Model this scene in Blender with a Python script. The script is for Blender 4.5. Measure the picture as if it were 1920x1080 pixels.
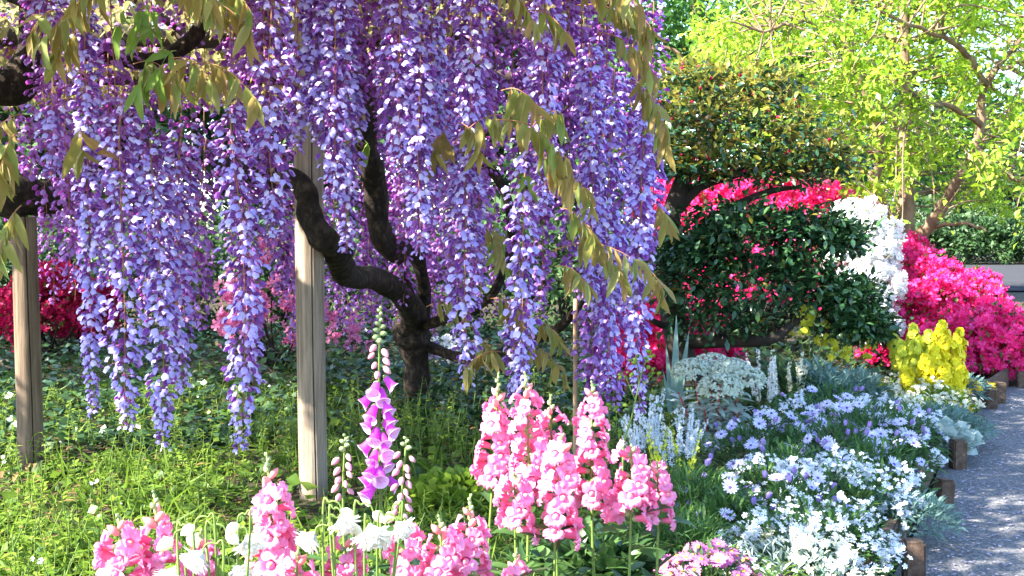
import bpy, math
import numpy as np
from mathutils import Vector, Matrix, Euler

for o in list(bpy.data.objects):
    bpy.data.objects.remove(o)
SC = bpy.context.scene
COL = SC.collection
R = math.radians
rng = np.random.default_rng(11)

# ------------------------------------------------------------------ camera, sky, sun, exposure
F = 2133.0                       # focal length in pixels of the 1920 wide photograph
CAM_Z = 0.95
PITCH = math.atan(110 / F)
cam_d = bpy.data.cameras.new('camera')
cam = bpy.data.objects.new('camera', cam_d)
COL.objects.link(cam)
cam.location = (0, 0, CAM_Z)
cam.rotation_euler = (R(90) - PITCH, 0, 0)
cam_d.sensor_width = 36
cam_d.lens = 36 * F / 1920
cam_d.clip_start = 0.05
cam_d.clip_end = 400
SC.camera = cam

SUN_EL, SUN_TRAVEL = R(37), (1.0, 0.45)      # where the light travels on the ground (+x, a little away)
world = bpy.data.worlds.new('World')
SC.world = world
world.use_nodes = True
wn = world.node_tree
sky = wn.nodes.new('ShaderNodeTexSky')
sky.sky_type = 'NISHITA'
sky.sun_disc = False
sky.sun_elevation = SUN_EL
sky.sun_rotation = math.atan2(-SUN_TRAVEL[0], -SUN_TRAVEL[1])
sky.air_density = 1.0
sky.dust_density = 0.5
sky.ozone_density = 3.0
bg = wn.nodes['Background']
bg.inputs['Strength'].default_value = 0.13
wn.links.new(sky.outputs[0], bg.inputs['Color'])

sun_d = bpy.data.lights.new('sun', 'SUN')
sun = bpy.data.objects.new('sun', sun_d)
COL.objects.link(sun)
sun_d.energy = 5.0
sun_d.angle = R(0.55)
sun_d.color = (1.0, 0.93, 0.82)
_h = np.array(SUN_TRAVEL) / np.linalg.norm(SUN_TRAVEL) * math.cos(SUN_EL)
SUN_DIR = np.array([_h[0], _h[1], -math.sin(SUN_EL)])
sun.rotation_euler = Vector(SUN_DIR).to_track_quat('-Z', 'Y').to_euler()
sun.location = (-8, -2, 8)

SC.view_settings.view_transform = 'Standard'
SC.view_settings.look = 'None'
SC.view_settings.gamma = 1
SC.view_settings.exposure = 2.58
SC.view_settings.use_curve_mapping = False
SC.render.engine = 'CYCLES'
SC.cycles.max_bounces = 8
SC.cycles.transparent_max_bounces = 8
SC.cycles.sample_clamp_indirect = 8

# ------------------------------------------------------------------ helpers
FWD = np.array([0, math.cos(PITCH), -math.sin(PITCH)])
UPV = np.array([0, math.sin(PITCH), math.cos(PITCH)])
CAMP = np.array([0, 0, CAM_Z])


def ray(px, py):
    return FWD + (px - 960) / F * np.array([1.0, 0, 0]) + (540 - py) / F * UPV


def P(px, py, d):
    """the place at distance d (along y) that the photograph shows at px, py"""
    r = ray(px, py)
    return CAMP + r * (d / r[1])


def G(px, py, z=0.0):
    r = ray(px, py)
    return CAMP + r * ((z - CAM_Z) / r[2])


def nrm(a):
    a = np.asarray(a, float)
    return a / np.maximum(np.linalg.norm(a, axis=-1, keepdims=True), 1e-9)


def frames(d, roll=None, up=(0, 0, 1)):
    """rotation matrices whose x axis is d, z axis as near up as can be, rolled about x"""
    d = nrm(np.atleast_2d(d))
    u = np.broadcast_to(np.asarray(up, float), d.shape).copy()
    bad = np.abs((u * d).sum(1)) > 0.985
    u[bad] = np.array([0.3, 1, 0.1])
    y = nrm(np.cross(u, d))
    z = np.cross(d, y)
    if roll is not None:
        c, s = np.cos(roll)[:, None], np.sin(roll)[:, None]
        y, z = y * c + z * s, z * c - y * s
    return np.stack([d, y, z], axis=2)


def randdir(n, zmin=-1, zmax=1, r=rng):
    z = r.uniform(zmin, zmax, n)
    a = r.uniform(0, 2 * math.pi, n)
    q = np.sqrt(1 - z * z)
    return np.stack([q * np.cos(a), q * np.sin(a), z], 1)


class MB:
    def __init__(self):
        self.v, self.f, self.n = [], [], 0

    def add(self, v, faces):
        """faces: list of (int array m x k, material index)"""
        v = np.asarray(v, float)
        for fa, m in faces:
            self.f.append((np.asarray(fa, np.int64) + self.n, m))
        self.v.append(v)
        self.n += len(v)

    def scatter(self, tpl, M, loc, s=1.0):
        V, faces = tpl
        M = np.asarray(M, float)
        N, k = len(loc), len(V)
        s = np.asarray(s, float)
        if s.ndim == 0:
            s = np.full(N, float(s))
        v = np.einsum('nij,kj->nki', M, V) * s[:, None, None] + np.asarray(loc)[:, None, :]
        off = (np.arange(N) * k)[:, None, None]
        self.add(v.reshape(-1, 3), [((fa[None] + off).reshape(-1, fa.shape[1]), m) for fa, m in faces])

    def tube(self, pts, rad, sides=6, mat=0, cap=True, wob=0.0):
        pts = np.asarray(pts, float)
        n = len(pts)
        rad = np.broadcast_to(np.asarray(rad, float), (n,))
        t = nrm(np.gradient(pts, axis=0))
        ref = np.array([0.31, 0.83, 0.21])
        if abs(nrm(t.mean(0)) @ nrm(ref)) > 0.9:
            ref = np.array([0.9, -0.2, 0.1])
        a = nrm(np.cross(t, ref))
        b = np.cross(t, a)
        th = np.linspace(0, 2 * math.pi, sides, endpoint=False)
        sl = np.concatenate([[0], np.cumsum(np.linalg.norm(np.diff(pts, axis=0), axis=1))])[:, None]
        k0 = rng.uniform(0, 6, 3)
        ridge = np.sin(2 * th + 7 * sl + k0[0]) + .7 * np.sin(3 * th + 9 * sl + 1.5 * np.sin(5 * sl) + k0[1]) + .6 * np.sin(5 * th + 11 * sl + k0[2]) + .45 * np.sin(8 * th + 16 * sl + 2 * np.sin(9 * sl) + k0[0])
        rr = rad[:, None] * (1 + wob * ridge + (rng.normal(0, wob * .22, (n, sides)) if wob else 0))
        ring = pts[:, None] + rr[..., None] * (np.cos(th)[None, :, None] * a[:, None] + np.sin(th)[None, :, None] * b[:, None])
        v = ring.reshape(-1, 3)
        i = np.arange(n - 1)[:, None] * sides
        j = np.arange(sides)[None]
        j2 = (j + 1) % sides
        q = np.stack([i + j, i + j2, i + sides + j2, i + sides + j], -1).reshape(-1, 4)
        fs = [(q, mat)]
        if cap:
            v = np.vstack([v, pts[0], pts[-1]])
            c0, c1 = n * sides, n * sides + 1
            jj = np.arange(sides)
            jk = (jj + 1) % sides
            fs.append((np.stack([jk, jj, np.full(sides, c0)], 1), mat))
            e = (n - 1) * sides
            fs.append((np.stack([e + jj, e + jk, np.full(sides, c1)], 1), mat))
        self.add(v, fs)

    def mesh(self, name, mats, smooth=True):
        me = bpy.data.meshes.new(name)
        v = np.concatenate(self.v)
        me.vertices.add(len(v))
        me.vertices.foreach_set('co', v.ravel())
        lv = np.concatenate([fa.ravel() for fa, m in self.f])
        tot = np.concatenate([np.full(len(fa), fa.shape[1]) for fa, m in self.f])
        mi = np.concatenate([np.full(len(fa), m) for fa, m in self.f])
        st = np.concatenate([[0], np.cumsum(tot)[:-1]])
        me.loops.add(len(lv))
        me.loops.foreach_set('vertex_index', lv.astype(np.int32))
        me.polygons.add(len(tot))
        me.polygons.foreach_set('loop_start', st.astype(np.int32))
        me.polygons.foreach_set('material_index', mi.astype(np.int32))
        me.polygons.foreach_set('use_smooth', np.full(len(tot), smooth))
        for m in mats:
            me.materials.append(m)
        me.update(calc_edges=True)
        return me


def smooth_line(pts, n=6):
    """Catmull-Rom through the points (any number of columns)"""
    p = np.asarray(pts, float)
    p = np.vstack([2 * p[0] - p[1], p, 2 * p[-1] - p[-2]])
    out = []
    for i in range(1, len(p) - 2):
        t = np.linspace(0, 1, n, endpoint=False)[:, None]
        a, b, c, d = p[i - 1], p[i], p[i + 1], p[i + 2]
        out.append(0.5 * ((2 * b) + (c - a) * t + (2 * a - 5 * b + 4 * c - d) * t ** 2 + (3 * b - a - 3 * c + d) * t ** 3))
    out.append(p[-2][None])
    return np.vstack(out)


def tag(o, label=None, cat=None, group=None, kind=None):
    for k, v in (('label', label), ('category', cat), ('group', group), ('kind', kind)):
        if v:
            o[k] = v
    return o


def thing(name, loc, label, cat, group=None, rz=0):
    o = bpy.data.objects.new(name, None)
    o.empty_display_size = 0.05
    COL.objects.link(o)
    o.location = loc
    o.rotation_euler = (0, 0, rz)
    return tag(o, label, cat, group)


def part(name, me, parent=None, loc=(0, 0, 0), M=None, s=1.0, kind=None, label=None):
    """loc / M in the parent's own frame"""
    o = bpy.data.objects.new(name, me)
    COL.objects.link(o)
    if parent is not None:
        o.parent = parent
    if M is not None:
        m = Matrix([list(map(float, M[i])) for i in range(3)]).to_4x4()
        o.matrix_local = Matrix.Translation(Vector(loc)) @ m @ Matrix.Diagonal((s, s, s, 1))
    else:
        o.location = loc
        if s != 1.0:
            o.scale = (s, s, s)
    return tag(o, label=label, kind=kind)


def world_part(name, me, root, kind=None):
    """mesh modelled in world coordinates under an unrotated thing"""
    return part(name, me, root, loc=tuple(-np.array(root.location)), kind=kind)


# ------------------------------------------------------------------ materials
def nodes_of(name):
    m = bpy.data.materials.new(name)
    m.use_nodes = True
    t = m.node_tree
    for n in list(t.nodes):
        t.nodes.remove(n)
    out = t.nodes.new('ShaderNodeOutputMaterial')
    return m, t, out


def L(t, a, b):
    t.links.new(a, b)


def ramp(t, fac, cols):
    r = t.nodes.new('ShaderNodeValToRGB')
    e = r.color_ramp.elements
    while len(e) < len(cols):
        e.new(0.5)
    for i, c in enumerate(cols):
        e[i].position = i / max(1, len(cols) - 1)
        e[i].color = (*c, 1)
    if fac is not None:
        L(t, fac, r.inputs[0])
    return r


def leafmat(name, cols, trans=0.3, rough=0.5, spec=0.35, back=None, tint=(1, 1, 1)):
    """thin leaf or petal: each piece takes its own shade, light passes through"""
    m, t, out = nodes_of(name)
    g = t.nodes.new('ShaderNodeNewGeometry')
    oi = t.nodes.new('ShaderNodeObjectInfo')
    a = t.nodes.new('ShaderNodeMath'); a.operation = 'MULTIPLY_ADD'
    L(t, oi.outputs['Random'], a.inputs[0]); a.inputs[1].default_value = 7.31
    L(t, g.outputs['Random Per Island'], a.inputs[2])
    f = t.nodes.new('ShaderNodeMath'); f.operation = 'FRACT'
    L(t, a.outputs[0], f.inputs[0])
    col = ramp(t, f.outputs[0], cols).outputs[0]
    if back:
        mx = t.nodes.new('ShaderNodeMix'); mx.data_type = 'RGBA'
        L(t, g.outputs['Backfacing'], mx.inputs['Factor'])
        L(t, col, mx.inputs['A']); mx.inputs['B'].default_value = (*back, 1)
        col = mx.outputs['Result']
    p = t.nodes.new('ShaderNodeBsdfPrincipled')
    L(t, col, p.inputs['Base Color'])
    p.inputs['Roughness'].default_value = rough
    p.inputs['Specular IOR Level'].default_value = spec
    tr = t.nodes.new('ShaderNodeBsdfTranslucent')
    mt = t.nodes.new('ShaderNodeMix'); mt.data_type = 'RGBA'; mt.blend_type = 'MULTIPLY'
    mt.inputs['Factor'].default_value = 1
    L(t, col, mt.inputs['A']); mt.inputs['B'].default_value = (*tint, 1)
    L(t, mt.outputs['Result'], tr.inputs['Color'])
    mix = t.nodes.new('ShaderNodeMixShader')
    mix.inputs[0].default_value = trans
    L(t, p.outputs[0], mix.inputs[1]); L(t, tr.outputs[0], mix.inputs[2])
    L(t, mix.outputs[0], out.inputs[0])
    return m


def noisemat(name, cols, scale=8, stretch=(1, 1, 1), rough=0.85, bump=0.4, detail=6, dist=0.01, fine=None):
    m, t, out = nodes_of(name)
    tc = t.nodes.new('ShaderNodeTexCoord')
    mp = t.nodes.new('ShaderNodeMapping')
    mp.inputs['Scale'].default_value = stretch
    L(t, tc.outputs['Object'], mp.inputs[0])
    n = t.nodes.new('ShaderNodeTexNoise')
    n.inputs['Scale'].default_value = scale
    n.inputs['Detail'].default_value = detail
    n.inputs['Roughness'].default_value = 0.65
    L(t, mp.outputs[0], n.inputs['Vector'])
    mr = t.nodes.new('ShaderNodeMapRange')
    mr.inputs[1].default_value = 0.3; mr.inputs[2].default_value = 0.7
    L(t, n.outputs[0], mr.inputs[0])
    r = ramp(t, mr.outputs[0], cols)
    p = t.nodes.new('ShaderNodeBsdfPrincipled')
    p.inputs['Roughness'].default_value = rough
    p.inputs['Specular IOR Level'].default_value = 0.25
    col, hgt = r.outputs[0], n.outputs[0]
    if fine:
        v = t.nodes.new('ShaderNodeTexVoronoi')
        v.inputs['Scale'].default_value = fine[0]
        L(t, tc.outputs['Object'], v.inputs['Vector'])
        r2 = ramp(t, v.outputs['Color'], fine[1])
        mx = t.nodes.new('ShaderNodeMix'); mx.data_type = 'RGBA'
        mx.inputs['Factor'].default_value = fine[2]
        L(t, col, mx.inputs['A']); L(t, r2.outputs[0], mx.inputs['B'])
        col = mx.outputs['Result']
        hgt = v.outputs['Distance']
    L(t, col, p.inputs['Base Color'])
    b = t.nodes.new('ShaderNodeBump')
    b.inputs['Strength'].default_value = bump
    b.inputs['Distance'].default_value = dist
    L(t, hgt, b.inputs['Height'])
    L(t, b.outputs[0], p.inputs['Normal'])
    L(t, p.outputs[0], out.inputs[0])
    return m


M = {}
# wisteria
M['banner'] = leafmat('wisteria_banner_petal', [(.44, .39, .92), (.54, .51, .96), (.74, .73, .99), (.46, .41, .94), (.58, .52, .96)], .36, .55, .25, back=(.40, .20, .60), tint=(1.25, .7, .95))
M['wing'] = leafmat('wisteria_wing_petal', [(.20, .07, .42), (.27, .11, .52), (.36, .16, .60)], .45, .55, .25, tint=(1.5, .65, .9))
M['mauve'] = leafmat('rear_shade_wisteria_petal', [(.36, .21, .64), (.50, .30, .76), (.42, .20, .62), (.56, .38, .82)], .42, .55, .25, back=(.38, .12, .46), tint=(1.3, .65, .95))  # same flower as the banner, with the shade of the rear put into the colour
M['calyx'] = leafmat('wisteria_calyx', [(.28, .06, .24), (.40, .12, .34)], .35, .6)
M['rachis'] = leafmat('wisteria_rachis', [(.28, .12, .06), (.36, .17, .07)], .1, .6)
M['bronze'] = leafmat('bronze_young_leaf', [(.26, .19, .05), (.36, .27, .07), (.26, .31, .06), (.40, .25, .08), (.36, .36, .12), (.24, .32, .07)], .55, .5, .3, back=(.36, .32, .14))
M['fresh'] = leafmat('fresh_green_leaf', [(.16, .27, .04), (.22, .33, .05)], .45, .45, .4)
M['bark'] = noisemat('wisteria_bark', [(.012, .008, .006), (.032, .022, .016), (.11, .08, .05)], 34, (1, 1, .6), .92, 1.0, 10, .06)
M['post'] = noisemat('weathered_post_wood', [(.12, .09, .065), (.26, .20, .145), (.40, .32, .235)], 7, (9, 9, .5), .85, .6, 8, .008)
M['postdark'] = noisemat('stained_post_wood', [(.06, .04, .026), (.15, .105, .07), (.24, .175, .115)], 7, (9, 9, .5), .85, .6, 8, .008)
M['crack'] = noisemat('dark_drying_crack', [(.02, .014, .01), (.04, .03, .02)], 20)
M['beam'] = noisemat('old_pergola_beam', [(.03, .022, .016), (.07, .05, .035)], 9, (.5, 6, 6), .85, .5)
# setting
M['soil'] = noisemat('garden_soil', [(.025, .02, .013), (.05, .038, .022), (.045, .055, .02)], 5, (1, 1, 1), .95, .8, 8, .03)
M['asphalt'] = noisemat('worn_asphalt', [(.06, .06, .066), (.12, .12, .125), (.19, .18, .175)], 1.6, (1, 1, 1), .9, .5, 6, .004,
                        fine=(150, [(.03, .03, .035), (.12, .12, .125), (.34, .33, .33)], .62))
M['road'] = noisemat('pale_road', [(.045, .047, .052), (.06, .062, .068)], 2, rough=.9, bump=.1)
_p = [n_ for n_ in M['road'].node_tree.nodes if n_.type == 'BSDF_PRINCIPLED'][0]
_p.inputs['Specular IOR Level'].default_value = 0
_p.inputs['Roughness'].default_value = 1
M['timber'] = noisemat('edging_timber', [(.045, .028, .02), (.09, .058, .04), (.16, .115, .085)], 14, (3, .7, 3), .85, .5, 8, .01)
M['stake'] = noisemat('bamboo_stake', [(.28, .17, .10), (.40, .27, .17)], 20, (4, 4, .4), .6, .2)
# foliage
M['grass'] = leafmat('grass_blade', [(.08, .155, .015), (.14, .24, .025), (.21, .31, .04)], .5, .5, .3)
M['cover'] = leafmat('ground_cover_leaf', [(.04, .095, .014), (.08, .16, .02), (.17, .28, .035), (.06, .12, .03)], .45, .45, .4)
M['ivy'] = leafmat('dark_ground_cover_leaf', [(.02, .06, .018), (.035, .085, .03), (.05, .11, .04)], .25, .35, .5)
M['weed'] = leafmat('weed_leaf', [(.13, .24, .02), (.21, .32, .035), (.30, .40, .06)], .5, .5, .3)
M['stem'] = leafmat('green_stem', [(.14, .22, .04), (.18, .27, .06)], .2, .5)
M['dryleaf'] = leafmat('dry_fallen_leaf', [(.20, .11, .05), (.30, .18, .08), (.16, .08, .04)], .2, .7)
M['snapleaf'] = leafmat('snapdragon_leaf', [(.03, .075, .022), (.05, .11, .03), (.07, .14, .035)], .25, .4, .4)
M['feather'] = leafmat('feathery_leaf', [(.05, .13, .025), (.08, .18, .04), (.05, .12, .05)], .35, .5)
M['blueleaf'] = leafmat('blue_green_leaf', [(.13, .24, .20), (.20, .32, .27), (.10, .20, .16)], .3, .5)
M['silver'] = leafmat('silver_variegated_leaf', [(.36, .46, .42), (.48, .56, .50), (.28, .40, .36)], .25, .5)
M['spurge'] = leafmat('pale_spurge_bract', [(.50, .58, .46), (.62, .68, .56)], .25, .5)
M['camellia'] = leafmat('camellia_leaf', [(.016, .055, .022), (.03, .085, .03), (.05, .12, .04)], .15, .25, .6)
M['camnew'] = leafmat('camellia_new_leaf', [(.22, .25, .03), (.26, .20, .04), (.14, .20, .03)], .4, .35, .5)
M['cambark'] = noisemat('camellia_bark', [(.02, .016, .013), (.045, .035, .028)], 12, bump=.6)
M['treeleaf'] = leafmat('spring_tree_leaf', [(.27, .43, .03), (.37, .52, .05), (.20, .38, .04), (.46, .57, .09)], .5, .4, .4, tint=(1.1, 1.1, .7))
M['treebark'] = noisemat('tan_tree_bark', [(.10, .065, .04), (.21, .14, .09), (.34, .25, .17)], 9, (1, 1, .4), .85, .8, 8, .02)
M['backleaf'] = leafmat('background_leaf', [(.07, .19, .04), (.12, .27, .05), (.05, .14, .05)], .4, .45)
M['farleaf'] = leafmat('far_hedge_leaf', [(.03, .075, .025), (.05, .11, .035), (.07, .13, .04)], .3, .5)
M['azleaf'] = leafmat('azalea_leaf', [(.04, .09, .015), (.09, .14, .02), (.12, .10, .02)], .3, .5)
# petals
M['snap'] = leafmat('pink_snapdragon_petal', [(.84, .26, .52), (.90, .36, .62), (.86, .28, .48), (.92, .46, .68)], .42, .55, .2, tint=(1, .8, .9))
M['snapdeep'] = leafmat('snapdragon_tube', [(.80, .16, .32), (.85, .22, .36)], .35, .55, .2)
M['snapbud'] = leafmat('snapdragon_bud', [(.78, .30, .30), (.80, .38, .34)], .3, .55, .2)
M['snapyel'] = leafmat('snapdragon_palate', [(.90, .52, .12), (.92, .62, .25)], .2, .6)
M['budgreen'] = leafmat('green_bud', [(.28, .38, .17), (.36, .44, .20)], .3, .5)
M['fox'] = leafmat('foxglove_bell', [(.62, .05, .58), (.72, .11, .66)], .45, .5, .25, back=(.76, .46, .76))
M['foxpale'] = leafmat('foxglove_lip', [(.78, .58, .82), (.84, .66, .86)], .4, .5)
M['foxbud'] = leafmat('foxglove_bud', [(.74, .26, .46), (.70, .38, .44)], .3, .5)
M['spot'] = leafmat('foxglove_spot', [(.20, .02, .16), (.26, .03, .2)], .0, .7)
M['white'] = leafmat('white_petal', [(.78, .79, .78), (.86, .86, .85)], .35, .5, .2)
M['columb'] = leafmat('white_columbine_petal', [(.84, .84, .80), (.88, .88, .84)], .6, .5, .2)
M['cream'] = leafmat('cream_petal', [(.76, .74, .58), (.84, .82, .68)], .35, .5, .2)
M['nemesia'] = leafmat('white_nemesia_petal', [(.70, .77, .80), (.80, .85, .86), (.62, .66, .80), (.74, .80, .84)], .3, .5, .2)
M['osteo'] = leafmat('african_daisy_petal', [(.62, .61, .84), (.78, .79, .90), (.46, .42, .78)], .3, .5, .2, back=(.40, .30, .62))
M['osteoc'] = leafmat('african_daisy_centre', [(.10, .05, .28), (.14, .07, .34)], .0, .6)
M['osteobud'] = leafmat('african_daisy_closed_petal', [(.26, .18, .52), (.42, .33, .66)], .2, .5)
M['margpetal'] = leafmat('pink_marguerite_petal', [(.52, .13, .38), (.62, .22, .52), (.58, .15, .32)], .35, .5, .2, back=(.50, .14, .36))
M['margc'] = leafmat('marguerite_centre', [(.80, .26, .03), (.84, .40, .04)], .0, .7)
M['yellow'] = leafmat('yellow_petal', [(.80, .70, .02), (.86, .76, .04), (.70, .68, .02)], .35, .5, .2)
M['gold'] = leafmat('golden_petal', [(.82, .52, .01), (.86, .62, .02)], .3, .5, .2)
M['lime'] = leafmat('lime_yellow_petal', [(.58, .64, .05), (.70, .72, .08)], .4, .5, .2)
M['magenta'] = leafmat('magenta_azalea_petal', [(.82, .015, .17), (.90, .04, .26), (.90, .09, .38), (.72, .008, .11)], .35, .5, .2, tint=(1, .6, .9))
M['crimson'] = leafmat('crimson_azalea_petal', [(.66, .01, .10), (.74, .015, .16)], .35, .5, .2)
M['shadered'] = leafmat('shaded_red_azalea_petal', [(.40, .006, .06), (.48, .01, .10)], .3, .5, .2)  # azalea red darkened to stand for the shade behind the left post
M['pinkaz'] = leafmat('pink_azalea_petal', [(.80, .22, .45), (.86, .32, .55)], .35, .5, .2)
M['redstem'] = leafmat('red_euphorbia_stem', [(.30, .05, .06), (.36, .08, .08)], .05, .5)
M['petalfall'] = leafmat('fallen_petal', [(.34, .30, .42), (.52, .46, .54), (.26, .23, .34)], .2, .7)


# ------------------------------------------------------------------ templates (x = out from the stalk, z = up)
def leaf_tpl(w=0.3, n=3, fold=0.15, bend=0.25, mat=0, pt=0.45):
    """a folded, bent leaf of length 1 along x"""
    u = np.linspace(0, 1, n + 1)
    prof = np.sin(np.pi * np.clip(u, 0, 1) ** (math.log(.5) / math.log(pt))) if n > 1 else None
    V, Fq, Ft = [], [], []
    V.append([0, 0, 0])
    ids = []
    for i in range(1, n):
        x = u[i]
        z = -bend * x * x
        h = w / 2 * prof[i]
        base = len(V)
        V += [[x, h, z + fold * h], [x, 0, z], [x, -h, z + fold * h]]
        ids.append(base)
    tip = len(V)
    V.append([1 - bend * .25, 0, -bend])
    a = ids[0]
    Ft += [[0, a + 1, a], [0, a + 2, a + 1]]
    for b, c in zip(ids[:-1], ids[1:]):
        Fq += [[b, b + 1, c + 1, c], [b + 1, b + 2, c + 2, c + 1]]
    z = ids[-1]
    Ft += [[z, z + 1, tip], [z + 1, z + 2, tip]]
    fs = [(np.array(Ft), mat)]
    if Fq:
        fs.append((np.array(Fq), mat))
    return np.array(V, float), fs


def join_tpl(*tpls):
    V, fs, n = [], [], 0
    for v, f in tpls:
        V.append(v)
        fs += [(fa + n, m) for fa, m in f]
        n += len(v)
    return np.vstack(V), fs


def xf(tpl, M=None, loc=(0, 0, 0), s=1.0):
    v, f = tpl
    v = v * s
    if M is not None:
        v = v @ np.asarray(M).T
    return v + np.asarray(loc), f


def rot(ax, a):
    return np.array(Matrix.Rotation(a, 3, ax))


def grid_tpl(fn, nu, nv, mat=0):
    """fn(u in 0..1, v in -1..1) -> point"""
    V = [fn(i / nu, -1 + 2 * j / nv) for i in range(nu + 1) for j in range(nv + 1)]
    q = [[i * (nv + 1) + j, i * (nv + 1) + j + 1, (i + 1) * (nv + 1) + j + 1, (i + 1) * (nv + 1) + j] for i in range(nu) for j in range(nv)]
    return np.array(V, float), [(np.array(q), mat)]


def lathe_tpl(prof, sides=8, mat=0):
    """prof: (x, r) rings about the x axis"""
    V, q = [], []
    for x, r in prof:
        for k in range(sides):
            a = 2 * math.pi * k / sides
            V.append([x, r * math.cos(a), r * math.sin(a)])
    for i in range(len(prof) - 1):
        for k in range(sides):
            k2 = (k + 1) % sides
            q.append([i * sides + k, i * sides + k2, (i + 1) * sides + k2, (i + 1) * sides + k])
    return np.array(V, float), [(np.array(q), mat)]


def bud_tpl(mat=0, sides=6, fat=.3):
    return lathe_tpl([(0, .05), (.2, fat * .8), (.5, fat), (.8, fat * .65), (1, .03)], sides, mat)


LEAF4 = leaf_tpl(.42, 2, .2, .2)
LEAF6 = leaf_tpl(.36, 3, .2, .3)
LEAFN = leaf_tpl(.22, 2, .25, .35)
LEAFL = leaf_tpl(.30, 5, .25, .35)
ROUND = leaf_tpl(.85, 3, .15, .15, pt=.55)
BLADE = leaf_tpl(.065, 2, .3, .4, pt=.35)
ROUND2 = leaf_tpl(.95, 2, .15, .15, pt=.5)
LEAF5 = leaf_tpl(.42, 2, .2, .25)


def flip(t):
    return t[0], [(fa[:, ::-1], m) for fa, m in t[1]]


def hood(nu, nv):
    """the broad pale upper petal, arched like a shell, its outside up"""
    return flip(grid_tpl(lambda u, v: (1.85 + 2.1 * u - .25 * v * v * u, v * (.32 + .68 * math.sin(math.pi * min(.93, .10 + .68 * u))),
                                       .30 + .22 * math.sin(3 * u) - .75 * u * u - .5 * abs(v) ** 1.5), nu, nv, 0))


def wist_floret():
    """pedicel, broad hooded banner, wings and keel; about 3 units across, unit = 1 cm"""
    ped = grid_tpl(lambda u, v: (u * 2.0, v * .09, .25 * math.sin(u * 3) - .1 * u), 2, 1, 2)
    cal = lathe_tpl([(1.6, .1), (1.9, .32), (2.4, .28)], 4, 2)
    w1 = grid_tpl(lambda u, v: (2.0 + 1.45 * u, .08 + .5 * math.sin(math.pi * min(.93, .12 + .75 * u)) * (.5 + .5 * v), -.25 - .75 * u * u + .38 * v * math.sin(2.6 * u + .3)), 2, 1, 1)
    w2 = (w1[0] * np.array([1, -1, 1]), [(fa[:, ::-1], m) for fa, m in w1[1]])
    return join_tpl(ped, cal, hood(2, 2), w1, w2)


FLORET = wist_floret()
FLORET_FAR = join_tpl(hood(2, 2),
    grid_tpl(lambda u, v: (1.9 + 1.5 * u, v * .5 * math.sin(math.pi * min(.92, .15 + .75 * u)), -.3 - .8 * u * u), 2, 1, 1),
    grid_tpl(lambda u, v: (u * 2.1, v * .1, 0), 1, 1, 2))


def flower5(rp=1.0, cup=.35, n=5, width=.8, mats=(0, 1), centre=.16, nu=2):
    """an open flower of n petals facing +x"""
    T = []
    for k in range(n):
        a = 2 * math.pi * k / n
        pet = grid_tpl(lambda u, v: (cup * (1 - (1 - u) ** 2) + .06 * v * v, v * width * .5 * math.sin(math.pi * min(.95, .1 + .68 * u)) * rp, u * rp * (1 - .12 * v * v)), nu, 2, mats[0])
        T.append(xf(pet, rot('X', a)))
    if centre:
        T.append(lathe_tpl([(.02, centre), (.12 + centre * .7, .02)], 5, mats[1]))
    return join_tpl(*T)


def daisy(n=13, rp=1.0, width=.32, cup=.12, centre=.24, droop=0.0, seed=0):
    r = np.random.default_rng(seed)
    T = []
    for k in range(n):
        a = 2 * math.pi * (k + r.uniform(-.12, .12)) / n
        L0 = rp * r.uniform(.9, 1.05)
        c = cup + r.uniform(-.06, .06)
        pet = grid_tpl(lambda u, v: (c * u + (.02 if k % 2 else 0) - droop * u * u + .03 * v * v, v * width * .5 * math.sin(math.pi * min(.9, .22 + .62 * u)), (.15 + .85 * u) * L0), 2, 2, 0)
        T.append(xf(pet, rot('X', a)))
    T.append(lathe_tpl([(-.05, centre), (.08, centre), (.15, centre * .7), (.17, .02)], 8, 1))
    T.append(lathe_tpl([(-.25, .03), (-.12, centre * .8), (0, centre)], 6, 2))
    return join_tpl(*T)


def tpl_mesh(tpl, name, mats, smooth=True):
    b = MB()
    b.add(*tpl)
    return b.mesh(name, mats, smooth)


# ================================================================== SETTING
# ground
def sheet(name, xs, ys, hfun, mat):
    X, Y = np.meshgrid(xs, ys)
    Z = hfun(X, Y)
    v = np.stack([X, Y, Z], -1).reshape(-1, 3)
    nx = len(xs)
    i, j = np.meshgrid(np.arange(len(ys) - 1), np.arange(nx - 1), indexing='ij')
    q = np.stack([i * nx + j, i * nx + j + 1, (i + 1) * nx + j + 1, (i + 1) * nx + j], -1).reshape(-1, 4)
    b = MB()
    b.add(v, [(q, 0)])
    o = part(name, b.mesh(name, [mat]))
    return tag(o, kind='structure')


xs = np.concatenate([np.linspace(-150, -8, 20), np.linspace(-7, 7, 70), np.linspace(8, 150, 20)])
ys = np.concatenate([np.linspace(-40, 0, 8), np.linspace(.5, 14, 70), np.linspace(15, 300, 30)])


def gz(x, y):
    near = np.exp(-((x + 1.5) ** 2 / 9 + (y - 5) ** 2 / 16))
    return near * .018 * (np.sin(2.1 * x + .7 * y) + np.sin(1.3 * y - 1.7 * x + 2)) - .012


ground = sheet('ground', xs, ys, gz, M['soil'])
tag(ground, label='dark garden soil under the lawn and the beds', cat='ground')

# the line of the bed's timber edging, from the picture's foot into the distance
EDGE = smooth_line([(.35, 1.7), (.72, 2.4), (1.07, 3.12), (1.41, 3.82), (1.71, 4.5), (2.1, 5.25), (2.52, 6.05), (2.95, 6.75), (3.5, 7.1)], 8)


def edge_x(y):
    return np.interp(y, EDGE[:, 1], EDGE[:, 0])


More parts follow.
